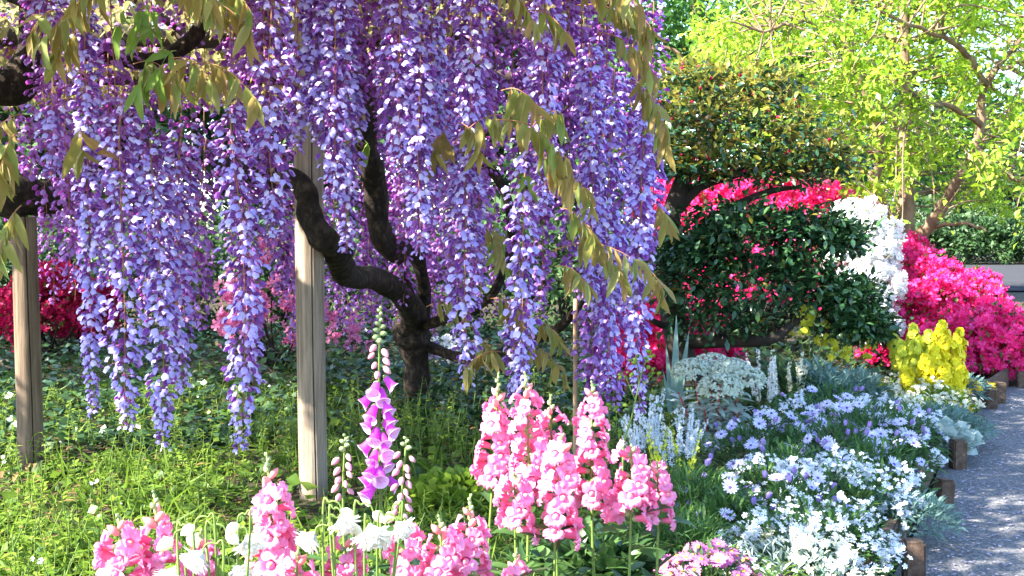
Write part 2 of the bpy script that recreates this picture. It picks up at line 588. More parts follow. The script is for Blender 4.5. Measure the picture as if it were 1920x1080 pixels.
b = MB()
n = len(EDGE)
left = np.c_[EDGE + [.0, 0], np.full(n, .006)]
right = np.c_[EDGE[:, 0] * 0 + 7.5, EDGE[:, 1], np.full(n, .006)]
mid = [left * (1 - t) + right * t for t in np.linspace(0, 1, 6)]
v = np.stack(mid, 1).reshape(-1, 3)
q = [[i * 6 + j, i * 6 + j + 1, (i + 1) * 6 + j + 1, (i + 1) * 6 + j] for i in range(n - 1) for j in range(5)]
b.add(v, [(np.array(q), 0)])
tag(part('path', b.mesh('path', [M['asphalt']])), 'grey asphalt garden path with fallen petals beside the bed', 'path', kind='structure')

b = MB()
b.add([[6.2, 17.5, .01], [40, 15, .01], [60, 31, .01], [6.8, 30, .01]], [(np.array([[0, 1, 2, 3]]), 0)])
tag(part('road', b.mesh('road', [M['road']])), 'pale grey road far behind the magenta azaleas', 'road', kind='structure')

# raised soil of the flower bed
b = MB()
cols = 7
rows = EDGE[:54]
v = []
for (ex, ey) in rows:
    for k in range(cols):
        t = k / (cols - 1)
        v.append([ex - .03 - t * 1.5, ey + .1 * t, .085 * (1 - t ** 3) + .012 * math.sin(9 * ey + 5 * k) - .004])
v = np.array(v)
q = [[i * cols + j, (i + 1) * cols + j, (i + 1) * cols + j + 1, i * cols + j + 1] for i in range(len(rows) - 1) for j in range(cols - 1)]
b.add(v, [(np.array(q), 0)])
tag(part('flower_bed_soil', b.mesh('flower_bed_soil', [M['soil']])), 'dark raised soil of the flower bed beside the path', 'soil', kind='structure')


def bedz(x, y):
    t = np.clip((edge_x(y) - .03 - x) / 1.5, 0, 1)
    return .085 * (1 - t ** 3)


# timber edging: boards and stakes
def box_mesh(name, sx, sy, sz, mat, bev=.004, taper=0):
    import bmesh
    bm = bmesh.new()
    bmesh.ops.create_cube(bm, size=1)
    for vv in bm.verts:
        vv.co = Vector((vv.co.x * sx, vv.co.y * sy, vv.co.z * sz))
    bmesh.ops.bevel(bm, geom=bm.edges[:], offset=bev, segments=2, affect='EDGES')
    for vv in bm.verts:
        vv.co += Vector(rng.normal(0, bev * .25, 3))
    me = bpy.data.meshes.new(name)
    bm.to_mesh(me)
    bm.free()
    me.materials.append(mat)
    return me


edging = thing('timber_edging', (1.07, 3.12, 0), 'weathered brown timber edging of boards and stakes along the path', 'edging')
stk = [(.55, 2.05), (.83, 2.62), (1.05, 3.03), (1.43, 3.83), (1.73, 4.47), (2.10, 5.2), (2.50, 5.98), (2.62, 6.16), (3.02, 6.78)]
base = np.array(edging.location)
for i in range(len(stk) - 1):
    if i == 6:
        continue
    a, c = np.array(stk[i]), np.array(stk[i + 1])
    d = c - a
    ln = np.linalg.norm(d)
    ang = math.atan2(d[1], d[0])
    nrml = np.array([-d[1], d[0]]) / ln
    me = box_mesh('board', ln * .985, .032, .12, M['timber'])
    mp = (a + c) / 2 + nrml * .055
    part('board', me, edging, loc=(mp[0] - base[0], mp[1] - base[1], .045 + rng.uniform(-.008, .008)),
         M=np.array(Euler((R(rng.uniform(-4, 4)), R(rng.uniform(-1.5, 1.5)), ang)).to_matrix()))
for i, (x, y) in enumerate(stk):
    me = box_mesh("stake", .054, .052, .25, M['timber'], .006)
    part('stake', me, edging, loc=(x + .03 - base[0], y - .015 - base[1], -.012 + rng.uniform(-.015, .012)),
         M=np.array(Euler((R(rng.uniform(-4, 4)), R(rng.uniform(-4, 4)), R(rng.uniform(-20, 20)))).to_matrix()))

# fallen petals on the path
b = MB()
N = 2300
t = rng.uniform(1.9, 6.6, N)
off = np.where(rng.random(N) < .6, rng.exponential(.22, N), rng.uniform(0, 2.2, N)) + .1
loc = np.stack([edge_x(t) + off, t, np.full(N, .011)], 1)
b.scatter(leaf_tpl(.7, 2, .3, .1), frames(randdir(N, -.1, .1)), loc, rng.uniform(.007, .019, N))
tag(part('fallen_petals', b.mesh('fallen_petals', [M['petalfall']])), 'pale petals scattered over the asphalt path', 'petals', kind='stuff')


# ================================================================== LAWN (uncountable plants)
def lawn_points(n, x0, x1, y0, y1, clump=0.0):
    y = 1 / rng.uniform(1 / y1, 1 / y0, n)                  # denser near the viewer
    x = rng.uniform(x0, x1, n)
    if clump:
        c = np.stack([rng.uniform(x0, x1, 160), 1 / rng.uniform(1 / y1, 1 / y0, 160)], 1)
        k = rng.integers(0, 160, n)
        m = rng.random(n) < clump
        x = np.where(m, c[k, 0] + rng.normal(0, .13, n), x)
        y = np.where(m, c[k, 1] + rng.normal(0, .13, n), y)
    lim = np.minimum(np.interp(y, [1, 2.2, 3.1, 4.5, 6, 9], [.2, .45, .55, .8, 1.2, 2.0]), 9)
    ok = (x < lim) & (y > .9)
    return x[ok], y[ok]


b = MB()                                                    # grass blades
x, y = lawn_points(24000, -4.2, 1.2, 2.2, 8.5, .75)
N = len(x)
d = nrm(randdir(N, .5, 1.0) * [1, 1, 1.0])
hgt = rng.gamma(6, .016, N) * np.where(y < 4.6, 1, .8) * np.where((abs(x + .7) < .28) & (y > 3.4) & (y < 4.0), .45, 1)
b.scatter(BLADE, frames(d, rng.uniform(0, 6.3, N)), np.stack([x, y, gz(x, y)], 1), hgt)
tag(part('grass', b.mesh('grass', [M['grass']])), 'thin green grass blades in the lawn under the wisteria', 'grass', kind='stuff')

b = MB()                                                    # small-leaved ground cover
x, y = lawn_points(44000, -4.4, 1.3, 2.2, 7.5, .6)
N = len(x)
d = nrm(randdir(N, -.1, .7))
zz = gz(x, y) + rng.uniform(.0, .065, N)
b.scatter(ROUND2, frames(d, rng.normal(0, .5, N)), np.stack([x, y, zz], 1), rng.gamma(4, .0065, N) + .006)
tag(part('ground_cover', b.mesh('ground_cover', [M['cover']])), 'small round leaves of low green weeds covering the lawn', 'ground cover', kind='stuff')

b = MB()                                                    # larger dark cover behind the posts
x, y = lawn_points(24000, -5.5, 2.2, 4.9, 11, .4)
N = len(x)
d = nrm(randdir(N, -.25, .6))
zz = rng.uniform(.01, .17, N) * np.clip((y - 4.6) / 2, .3, 1.2)
b.scatter(ROUND2, frames(d, rng.normal(0, .5, N)), np.stack([x, y, zz], 1), rng.uniform(.03, .065, N))
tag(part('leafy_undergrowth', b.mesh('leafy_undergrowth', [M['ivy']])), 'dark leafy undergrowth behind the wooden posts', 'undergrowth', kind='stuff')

b = MB()                                                    # the same under the camellia and azaleas
N = 9000
x, y = rng.uniform(.7, 5.5, N), rng.uniform(6.2, 13, N)
ok = x < np.interp(y, [6.2, 7.2, 8], [2.0, 3.2, 6])
x, y = x[ok], y[ok]
N = len(x)
b.scatter(ROUND2, frames(randdir(N, -.25, .6), rng.normal(0, .5, N)), np.stack([x, y, rng.uniform(.01, .14, N)], 1), rng.uniform(.04, .085, N))
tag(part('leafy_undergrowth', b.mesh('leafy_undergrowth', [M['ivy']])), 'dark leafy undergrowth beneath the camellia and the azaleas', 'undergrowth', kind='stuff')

b = MB()                                                    # upright flowering weeds in the light
x, y = lawn_points(2000, -3.2, .8, 2.4, 6.2, .85)
for xi, yi in zip(x, y):
    if abs(xi + .7) < .16 and 3.4 < yi < 4:
        continue
    h = rng.uniform(.07, .2)
    lean = rng.normal(0, .03, 2)
    pts = np.array([[xi, yi, -.01], [xi + lean[0] * .4, yi + lean[1] * .4, h * .5], [xi + lean[0], yi + lean[1], h]])
    b.tube(pts, [.0022, .0018, .0014], 3, 1, cap=False)
    k = rng.integers(7, 15)
    tt = rng.uniform(.25, 1, k)
    lp = pts[0] * (1 - tt[:, None]) + pts[2] * tt[:, None]
    b.scatter(LEAF4, frames(randdir(k, -.1, .7)), lp, rng.uniform(.014, .04, k))
    if rng.random() < .035:
        k = rng.integers(2, 5)
        b.scatter(xf(flower5(1, .2, 5, .8, (2, 0)), None), frames(randdir(k, .2, 1)), pts[2] + rng.normal(0, .008, (k, 3)), rng.uniform(.005, .009, k))
tag(part('flowering_weeds', b.mesh('flowering_weeds', [M['weed'], M['stem'], M['white']])), 'bright yellow green weeds with tiny pale flowers in the sunny lawn', 'weeds', kind='stuff')

b = MB()
x, y = lawn_points(1500, -4, 1, 2.4, 7)
N = len(x)
b.scatter(LEAFL, frames(randdir(N, -.15, .3)), np.stack([x, y, np.full(N, .02) + rng.uniform(0, .04, N)], 1), rng.uniform(.03, .07, N))
tag(part('leaf_litter', b.mesh('leaf_litter', [M['dryleaf']])), 'dry brown leaves lying in the lawn', 'leaf litter', kind='stuff')


# ================================================================== PERGOLA
POST_D, POST2_D = 3.92, 4.6
perg = thing('pergola', (-.70, POST_D, 0), 'wooden pergola on peeled log posts carrying the wisteria', 'pergola')


def log_post(px, d, r, ztop, crack_ang, seed, mat='post'):
    x0 = (px - 960) / F * d
    rr = np.random.default_rng(seed)
    b = MB()
    sides, nz = 40, 24
    zs = np.linspace(-.12, ztop, nz)
    th = np.sort(np.concatenate([np.linspace(0, 2 * math.pi, sides - 5, endpoint=False), (crack_ang + np.array([-.06, -.03, 0, .03, .06])) % (2 * math.pi)]))
    v = []
    for i, z in enumerate(zs):
        w = r * (1 + .018 * math.sin(z * 3.1 + seed) + rr.normal(0, .004))
        ox = .006 * math.sin(z * 1.7 + seed)
        for t in th:
            q = w * (1 + .018 * math.sin(2 * t + z * 1.2) + .010 * math.sin(5 * t + seed))
            dd = abs((t - crack_ang + math.pi) % (2 * math.pi) - math.pi)
            if dd < .05:
                q -= .03 * (1 - dd / .05)
            tz = t + .06 * math.sin(z * 3 + seed)
            v.append([ox + q * math.cos(tz), q * math.sin(tz), z])
    q4 = [[i * sides + j, i * sides + (j + 1) % sides, (i + 1) * sides + (j + 1) % sides, (i + 1) * sides + j] for i in range(nz - 1) for j in range(sides)]
    top = len(v)
    v.append([0, 0, ztop])
    t3 = [[(nz - 1) * sides + j, (nz - 1) * sides + (j + 1) % sides, top] for j in range(sides)]
    b.add(np.array(v), [(np.array(q4), 0), (np.array(t3), 0)])
    me = b.mesh('post', [M[mat]])
    return part('post', me, perg, loc=(x0 - perg.location.x, d - perg.location.y, 0))


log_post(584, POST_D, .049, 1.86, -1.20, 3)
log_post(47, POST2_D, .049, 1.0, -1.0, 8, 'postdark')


def log_beam(name, a, c, r):
    b = MB()
    a, c = np.array(a, float), np.array(c, float)
    pts = np.array([a + (c - a) * t for t in np.linspace(0, 1, 12)]) + rng.normal(0, .006, (12, 3))
    b.tube(pts, r, 10, 0, True, .02)
    world_part(name, b.mesh(name, [M['beam']]), perg)


for yb in (POST_D, 5.5, 7.0):
    log_beam('beam', (-3.4, yb + .1, 1.88), (.65, yb, 1.88), .045)
for xb in np.linspace(-3.2, .45, 8):
    log_beam('rafter', (xb, 3.2, 1.94), (xb + rng.normal(0, .04), 7.3, 1.94), .02)

# ================================================================== WISTERIA
TB = P(778, 770, 5.96)
wist = thing('wisteria', (TB[0], TB[1], 0), 'old wisteria vine with long hanging purple flower clusters over the pergola', 'wisteria')
wl = np.array(wist.location)


def limb(name, pts_px, radii, sides=22, n=10, mat='bark', wob=.07):
    p = np.array([P(*q) for q in pts_px])
    pr = smooth_line(np.c_[p, radii], n)
    b = MB()
    b.tube(pr[:, :3], np.maximum(pr[:, 3] * (1 + .07 * np.sin(np.arange(len(pr)) * .55 + pts_px[0][0])), .002), sides, 0, True, wob)
    return world_part(name, b.mesh(name, [M[mat]]), wist)


limb('trunk', [(778, 790, 5.96), (779, 740, 5.95), (782, 690, 5.93), (775, 650, 5.9), (772, 622, 5.85), (785, 600, 5.82)], [.075, .064, .062, .075, .10, .06], 14)
limb('branch', [(768, 610, 5.8), (775, 590, 5.7), (745, 545, 5.4), (700, 522, 5.05), (655, 518, 4.5), (638, 492, 4.15), (630, 465, 3.95), (600, 440, 3.80), (580, 400, 3.77), (575, 365, 3.76), (552, 335, 3.76), (480, 330, 3.85), (420, 300, 4.0)],
     [.07, .06, .056, .05, .047, .046, .044, .042, .038, .036, .034, .03, .022])
limb('branch', [(786, 604, 5.82), (796, 560, 5.75), (788, 500, 5.6), (772, 470, 5.5), (735, 468, 5.35), (712, 430, 5.25), (705, 370, 5.2), (698, 320, 5.1), (685, 262, 5.0), (690, 180, 4.9), (660, 60, 4.9), (600, -60, 4.9)],
     [.05, .03, .034, .05, .058, .052, .05, .048, .046, .04, .036, .03])
limb('branch', [(786, 590, 5.8), (768, 540, 5.6), (752, 500, 5.45), (745, 480, 5.4)], [.02, .014, .012, .01])
limb('branch', [(790, 612, 5.8), (830, 600, 5.6), (880, 585, 5.3), (930, 540, 5.1), (960, 440, 5.0), (930, 330, 4.9), (840, 280, 4.9), (800, 320, 4.95)], [.03, .025, .022, .02, .02, .02, .018, .012])
limb('branch', [(800, 650, 5.9), (880, 672, 5.7), (960, 655, 5.4), (1040, 620, 5.0), (1100, 560, 4.7)], [.03, .026, .022, .02, .012])
limb('branch', [(-140, 350, 4.5), (-20, 362, 4.55), (40, 368, 4.6), (95, 372, 4.75), (160, 340, 4.9), (240, 250, 5.0)], [.09, .085, .082, .06, .04, .03])
limb('branch', [(-120, 120, 4.4), (10, 165, 4.45), (55, 110, 4.5), (60, 20, 4.6), (30, -120, 4.6)], [.07, .07, .06, .05, .045])
limb('branch', [(150, 95, 4.2), (210, 105, 4.25), (290, 112, 4.3), (370, 60, 4.3), (400, -60, 4.3)], [.03, .032, .03, .028, .025])
limb('branch', [(560, -100, 4.0), (568, 60, 4.02), (572, 160, 4.03), (590, 250, 4.05)], [.03, .03, .026, .012])


# ---- openings cut in leaves and blossom to let low sun onto posts and rear clusters
GAPS = [(-.70, 3.80, 4.0, .74, .99, 1.0), (-.70, 3.80, 4.0, .02, .40, 1.0), (-1.97, 4.52, 4.68, .30, .80, .9), (-.55, 5.1, 6.7, .45, 1.2, .7)]


def in_sun_gap(p, r):
    cut = np.zeros(len(p), bool)
    for xt, y0, y1, z0, z1, pr in GAPS:
        t = (xt - p[:, 0]) / SUN_DIR[0]
        yy, zz = p[:, 1] + t * SUN_DIR[1], p[:, 2] + t * SUN_DIR[2]
        cut |= (t > .12) & (yy > y0) & (yy < y1) & (zz > z0) & (zz < z1) & (r.random(len(p)) < pr)
    return cut


# ---- hanging flower clusters
MATS_R = [M['banner'], M['wing'], M['calyx'], M['rachis']]
floret_me = [tpl_mesh(xf(FLORET, rot('X', a), s=.01), 'floret', MATS_R[:3]) for a in (0, .25, -.2)]


MATS_REAR_SHADE = [M['mauve'], M['wing'], M['calyx'], M['rachis']]  # clusters farther back: depth and shade painted by mauve petals


def raceme(px, ytop, ybot, d, rad=.085, dens=330, far=False, single=0, seed=None, fs=1.0):
    r = np.random.default_rng(seed if seed is not None else abs(int(px * 7 + ybot * 3 + d * 100)))
    top, bot = P(px, ytop, d), P(px, ybot, d)
    ln = top[2] - bot[2]
    curve = r.normal(0, .02, 2)
    nseg = max(5, int(ln * 9))
    tt = np.linspace(0, 1, nseg)
    axis = np.stack([curve[0] * np.sin(tt * 2.6) + r.normal(0, .003, nseg), curve[1] * np.sin(tt * 2.2), -ln * tt], 1)
    b = MB()
    b.tube(axis, np.linspace(.0032, .0012, nseg), 4, 3, False)
    N = int(dens * ln)
    u = np.sort(r.beta(1.0, 1.1, N))
    ax = np.stack([np.interp(u, tt, axis[:, k]) for k in range(3)], 1)
    phi = np.arange(N) * 2.39996 + r.normal(0, .5, N)
    taper = np.clip(np.minimum(1, .75 + u * 2) * np.clip((1.05 - u) / .32, .28, 1) ** .8, .25, 1)
    reach = rad * taper * r.uniform(.45, 1.08, N)
    size = fs * .0104 * np.clip(.45 + taper * .62, .45, 1.05) * r.uniform(.8, 1.15, N)
    el = -.22 - .35 * u + r.normal(0, .28, N) + .25 * (taper < .5)
    dv = np.stack([np.cos(phi) * np.cos(el), np.sin(phi) * np.cos(el), np.sin(el)], 1)
    Mx = frames(dv, r.normal(0, .45, N))
    # the floret sits so that its flower is at 'reach' from the stalk
    loc = ax + dv * np.maximum(0, reach - size * 3.1)[:, None]
    root = None
    if single:
        face = -dv[:, 1] + .3 * (size / size.max())
        pick = np.argsort(-face)[:single]
        rest = np.setdiff1d(np.arange(N), pick)
    else:
        rest = np.where(~in_sun_gap(loc + top, r))[0]
    b.scatter(FLORET_FAR if far else FLORET, Mx[rest], loc[rest], size[rest])
    o = part('raceme', b.mesh('raceme', MATS_REAR_SHADE if d > 3.9 else MATS_R), wist, loc=tuple(top - wl))
    if single:
        for i in pick:
            part('floret', floret_me[i % 3], o, loc=tuple(loc[i]), M=Mx[i], s=float(size[i] * 100))
    return o


# front rank: place in the picture, foot, distance, half width
FRONT = [
    (92, -140, 330, 3.55, .08), (65, -140, 200, 3.7, .08), (150, -120, 778, 3.45, .055), (112, 180, 560, 3.7, .07),
    (225, 180, 800, 3.35, .085), (278, 260, 832, 3.4, .075), (205, 60, 560, 3.6, .08), (340, 230, 730, 3.5, .075),
    (385, 260, 640, 3.45, .08), (430, 200, 842, 3.3, .08), (455, 330, 720, 3.5, .06), (320, 300, 600, 3.4, .085), (262, 160, 520, 3.6, .08),
    (512, -140, 452, 3.35, .085), (485, -140, 400, 3.6, .08), (545, -140, 290, 3.5, .06), (577, -140, 232, 3.45, .055), (455, -140, 330, 3.75, .08), (525, 200, 560, 4.3, .08),
    (620, -140, 400, 3.4, .085), (642, -140, 470, 3.55, .062), (600, -140, 275, 3.6, .06), (668, -60, 290, 3.7, .07),
    (752, -140, 330, 3.4, .08), (708, -140, 262, 3.55, .075), (800, -140, 420, 3.6, .07), (735, -140, 300, 3.45, .075), (786, 60, 480, 3.4, .062),
    (845, -140, 250, 3.6, .085), (888, -140, 300, 3.45, .085), (925, -140, 250, 3.6, .08), (872, 230, 722, 3.5, .078), (895, 200, 560, 3.65, .075),
    (990, 240, 712, 3.45, .072), (965, -140, 300, 3.6, .08), (1035, -140, 400, 3.4, .075), (1010, -140, 340, 3.55, .08), (1062, -60, 330, 3.6, .07),
    (1052, 300, 520, 3.6, .06), (1010, 150, 620, 3.6, .06),
    (1105, 80, 560, 3.7, .075), (1125, 60, 420, 3.55, .075), (1150, 130, 720, 3.85, .08), (1175, 140, 600, 3.65, .075), (1208, 180, 775, 3.6, .062),
    (1215, 200, 500, 3.75, .06), (1195, 320, 700, 3.7, .07), (1120, 440, 770, 4.0, .08), (1165, 470, 770, 4.1, .08), (1090, -60, 300, 3.8, .075),
    (960, 560, 745, 3.9, .05), (1185, 60, 380, 3.8, .07),
]
SECOND = {65, 112, 205, 385, 320, 262, 485, 455, 668, 708, 735, 845, 925, 895, 965, 1010, 1062, 1052, 1125, 1175, 1215, 1195, 1090, 1185}
for i, (px, yt, yb, d, rad) in enumerate(FRONT):
    if px in SECOND:                                        # clusters hanging behind the front rank
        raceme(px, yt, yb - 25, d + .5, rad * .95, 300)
        continue
    raceme(px, yt, yb, d, rad * .9, 420, single={(430, 842): 150, (225, 800): 150}.get((px, yb), 0))
# middle and rear ranks
r2 = np.random.default_rng(5)
for px in np.arange(60, 1225, 72):
    x = px + r2.uniform(-12, 12)
    d = r2.uniform(4.0, 4.4)
    yb = r2.uniform(330, 600)
    if 530 < x < 830:
        yb = r2.uniform(80, 240)
    raceme(x, -80, yb, d, .085, 170, True, fs=1.05)
for px in np.arange(10, 1230, 42):
    x = px + r2.uniform(-12, 12)
    d = r2.uniform(5.3, 6.6) if 540 < x < 830 else r2.uniform(4.7, 6.3)
    yb = r2.uniform(540, 690) if 560 < x < 860 else r2.uniform(430, 640)
    if 465 < x < 560:
        yb = r2.uniform(330, 480)
    raceme(x, -10, yb, d, .085, 160, True, fs=1.1)
for px in np.arange(545, 880, 18):
    raceme(px, 60, r2.uniform(560, 670), r2.uniform(6.2, 7.0), .09, 200, True, fs=1.2)


# clusters on the left of the picture's edge; they shade the ones in view
for k in range(34):
    wy = r2.uniform(2.75, 5.2)
    wx = -wy * .452 - .22 - r2.uniform(0, 1.1)
    zb = r2.uniform(1.0, 1.4)
    q = np.array([wx, wy, 1.85])
    pxx = 960 + wx / wy * F
    raceme(pxx, 430 - (1.85 - CAM_Z) / wy * F, 430 + (CAM_Z - zb) / wy * F, wy, .09, 170, True, fs=1.2)


# ---- compound leaves, each leaflet its own
def leaflet_mesh(seed, m):
    r = np.random.default_rng(seed)
    be, fo = r.uniform(-.15, .45), r.uniform(.2, .9)
    tpl = leaf_tpl(.23 + r.uniform(-.03, .04), 6, fo, be, pt=.42)
    v = tpl[0]
    v[:, 2] += .03 * np.sin(v[:, 0] * 8 + seed) * np.sign(v[:, 1]) + .03 * np.sin(v[:, 0] * 5 + seed * 2)
    v[:, 1] += .05 * np.sin(v[:, 0] * 2.6) * math.sin(seed * 1.7)
    return tpl_mesh(tpl, 'leaflet', [m])


LB = [leaflet_mesh(i, M['bronze']) for i in range(8)]
LG = [leaflet_mesh(i + 9, M['fresh']) for i in range(3)]


def compound_leaf(a, c, d, pairs=5, ll=.11, green=False, hang=.8, d2=None):
    p0, p1 = P(*a, d), P(*c, d2 or d - .08)
    sag = np.linalg.norm(p1 - p0) * .15
    tt = np.linspace(0, 1, 9)
    pts = p0 + (p1 - p0) * tt[:, None]
    pts[:, 2] += sag * np.sin(tt * math.pi)
    b = MB()
    b.tube(pts - p0, np.linspace(.0018, .0009, 9), 4, 0, False)
    o = part('compound_leaf', b.mesh('compound_leaf', [M['stem' if green else 'rachis']]), wist, loc=tuple(p0 - wl))
    ax = nrm(p1 - p0)
    side = nrm(np.cross(ax, [0, 0, 1]))
    ms = LG if green else LB
    spots = [(t, s) for t in np.linspace(.3, .97, pairs) for s in (-1, 1)] + [(1.0, 0)]
    for k, (t, s) in enumerate(spots):
        q = np.array([np.interp(t, tt, pts[:, j]) for j in range(3)]) - p0
        dv = ax * rng.uniform(.1, .5) + side * s * rng.uniform(.1, .7) + rng.normal(0, .28, 3) + np.array([0, 0, -1]) * (hang * rng.uniform(.9, 2.8))
        Mx = frames(dv, np.array([rng.normal(0, .5)]), up=tuple(-side * s * .4 + [0, -.6, .5]))[0]
        part('leaflet', ms[k % len(ms)], o, loc=tuple(q), M=Mx, s=float(ll * rng.uniform(.75, 1.15) * (1 - .25 * abs(t - .6))))


CL = [((235, -30), (85, 70), 3.1, 5), ((200, -40), (140, 0), 3.0, 3), ((150, 60), (110, 95), 3.15, 2), ((300, 0), (470, 50), 3.1, 6), ((330, -40), (400, 0), 3.0, 4),
      ((320, 110), (395, 150), 3.1, 3), ((360, 120), (480, 185), 3.1, 4), ((40, 385), (0, 470), 2.9, 3), ((45, 215), (-10, 250), 3.3, 3),
      ((920, -40), (1000, 40), 3.1, 4), ((1040, -40), (1200, 10), 3.15, 6), ((1080, 10), (1215, 70), 3.3, 5), ((1120, 60), (1235, 150), 3.35, 5),
      ((850, 270), (960, 215), 3.3, 4), ((930, 225), (1065, 300), 3.15, 6), ((1000, 235), (1050, 210), 3.3, 3), ((1050, 390), (1110, 440), 3.3, 4),
      ((1035, 470), (1210, 500), 3.3, 6), ((1040, 500), (1100, 530), 3.35, 3), ((1225, 250), (1252, 270), 3.45, 2), ((1225, 385), (1250, 410), 3.45, 2), ((1215, 510), (1240, 540), 3.45, 2),
      ((960, 640), (1060, 700), 3.6, 5), ((940, 660), (875, 690), 3.5, 4), ((800, 575), (870, 580), 4.4, 3), ((840, 240), (815, 290), 3.5, 3), ((150, 240), (155, 280), 3.4, 1),
      ((1090, 420), (1120, 450), 3.35, 2), ((1190, 60), (1225, 210), 3.5, 5),
      ((990, 20), (1060, 60), 3.2, 4), ((1140, 0), (1220, 50), 3.3, 5), ((1180, 150), (1245, 230), 3.45, 4), ((860, 230), (900, 280), 3.3, 3), ((940, 170), (1000, 190), 3.25, 3), ((1060, 330), (1110, 380), 3.3, 3),
      ((1000, 290), (1070, 350), 3.2, 4), ((900, 420), (940, 470), 3.6, 3), ((920, 560), (980, 590), 3.7, 3), ((1000, 600), (1050, 640), 3.6, 3), ((880, 640), (930, 660), 3.7, 3), ((1120, 480), (1170, 520), 3.35, 3),
      ((400, -30), (470, 20), 3.1, 4), ((250, 120), (330, 150), 3.2, 3), ((100, 20), (60, 60), 3.2, 3), ((30, 250), (0, 320), 3.1, 3)]
for a, c, d, n in CL:
    compound_leaf(a, c, d, n + 2, (.098 if a[0] > 300 else .118) * rng.uniform(.85, 1.1))
for a, c, d, n in [((310, 75), (225, 45), 3.15, 3), ((290, 100), (260, 160), 3.2, 3), ((330, 95), (300, 130), 3.2, 2), ((300, 30), (260, 20), 3.25, 3),
                   ((930, 430), (950, 500), 3.8, 3), ((1020, 300), (990, 330), 3.5, 2), ((640, 250), (690, 270), 4.6, 2)]:
    compound_leaf(a, c, d, n, .10, True, .5)

# leafy roof of the pergola, unseen above; its reach extended to cast shade
b = MB()
N = 54000
x = rng.uniform(-6.5, .45, N)
y = rng.uniform(1.75, 8.6, N)
ok = ((x > np.where(y < 2.3, -2.5, -3.1)) & (y < 6.4) & (x < np.interp(y, [4.8, 5.4], [.45, -.2]))) | ((y > 5.4) & (x < -1.2))
x, y = x[ok], y[ok]
N = len(x)
z = 1.86 + rng.gamma(2, .07, N)
ok = ~in_sun_gap(np.stack([x, y, z], 1), rng)
x, y, z = x[ok], y[ok], z[ok]
N = len(x)
for xt, yt, z0, z1, k in ((-.70, 3.90, .43, .71, 420), (-.70, 3.90, 1.03, 1.6, 420), (-1.97, 4.58, .0, .26, 150)):  # extra leaves added on the sun's path to shade parts of the posts
    zt, q = rng.uniform(z0, z1, k), rng.uniform(1.86, 2.08, k)
    t = (q - zt) / -SUN_DIR[2]
    x = np.concatenate([x, xt - t * SUN_DIR[0] + rng.normal(0, .03, k)])
    y = np.concatenate([y, yt - t * SUN_DIR[1] + rng.uniform(-.09, .07, k)])
    z = np.concatenate([z, q])
N = len(x)
b.scatter(leaf_tpl(.38, 2, .3, .3), frames(randdir(N, -.8, .25)), np.stack([x, y, z], 1), rng.uniform(.07, .12, N))
world_part('leaf_canopy', b.mesh('leaf_canopy', [M['bronze']]), wist, kind='stuff')

# bamboo stake under the vine
b = MB()
p = P(1079, 560, 4.05)
zz = np.linspace(-.05, p[2], 12)
b.tube(np.stack([p[0] + 0 * zz, p[1] + 0 * zz, zz], 1), .0085, 8, 0, True, .02)
for k in (.25, .52):
    b.tube([[p[0], p[1], k], [p[0], p[1], k + .008]], .0105, 8, 0, True)
tag(part('garden_stake', b.mesh('garden_stake', [M['stake']])), 'thin brown cane standing upright under the right end of the wisteria', 'stake')


# ================================================================== SHRUBS AND TREES BEHIND
def blob_points(n, c, rad, r, shell=.55, zmin=-.4):
    dd = randdir(n, zmin, 1, r)
    bump = 1 + .19 * np.sin(dd[:, 0] * 5 + c[0] * 3) * np.cos(dd[:, 2] * 6 + c[1]) + .15 * np.sin(dd[:, 1] * 7 + dd[:, 0] * 4 + c[2] * 5)
    q = (shell + (1 - shell) * r.random(n) ** .6) * bump
    return np.asarray(c) + dd * q[:, None] * np.asarray(rad), dd


AZ = flower5(1, .55, 5, 1.0, (0, 0), 0, 1)


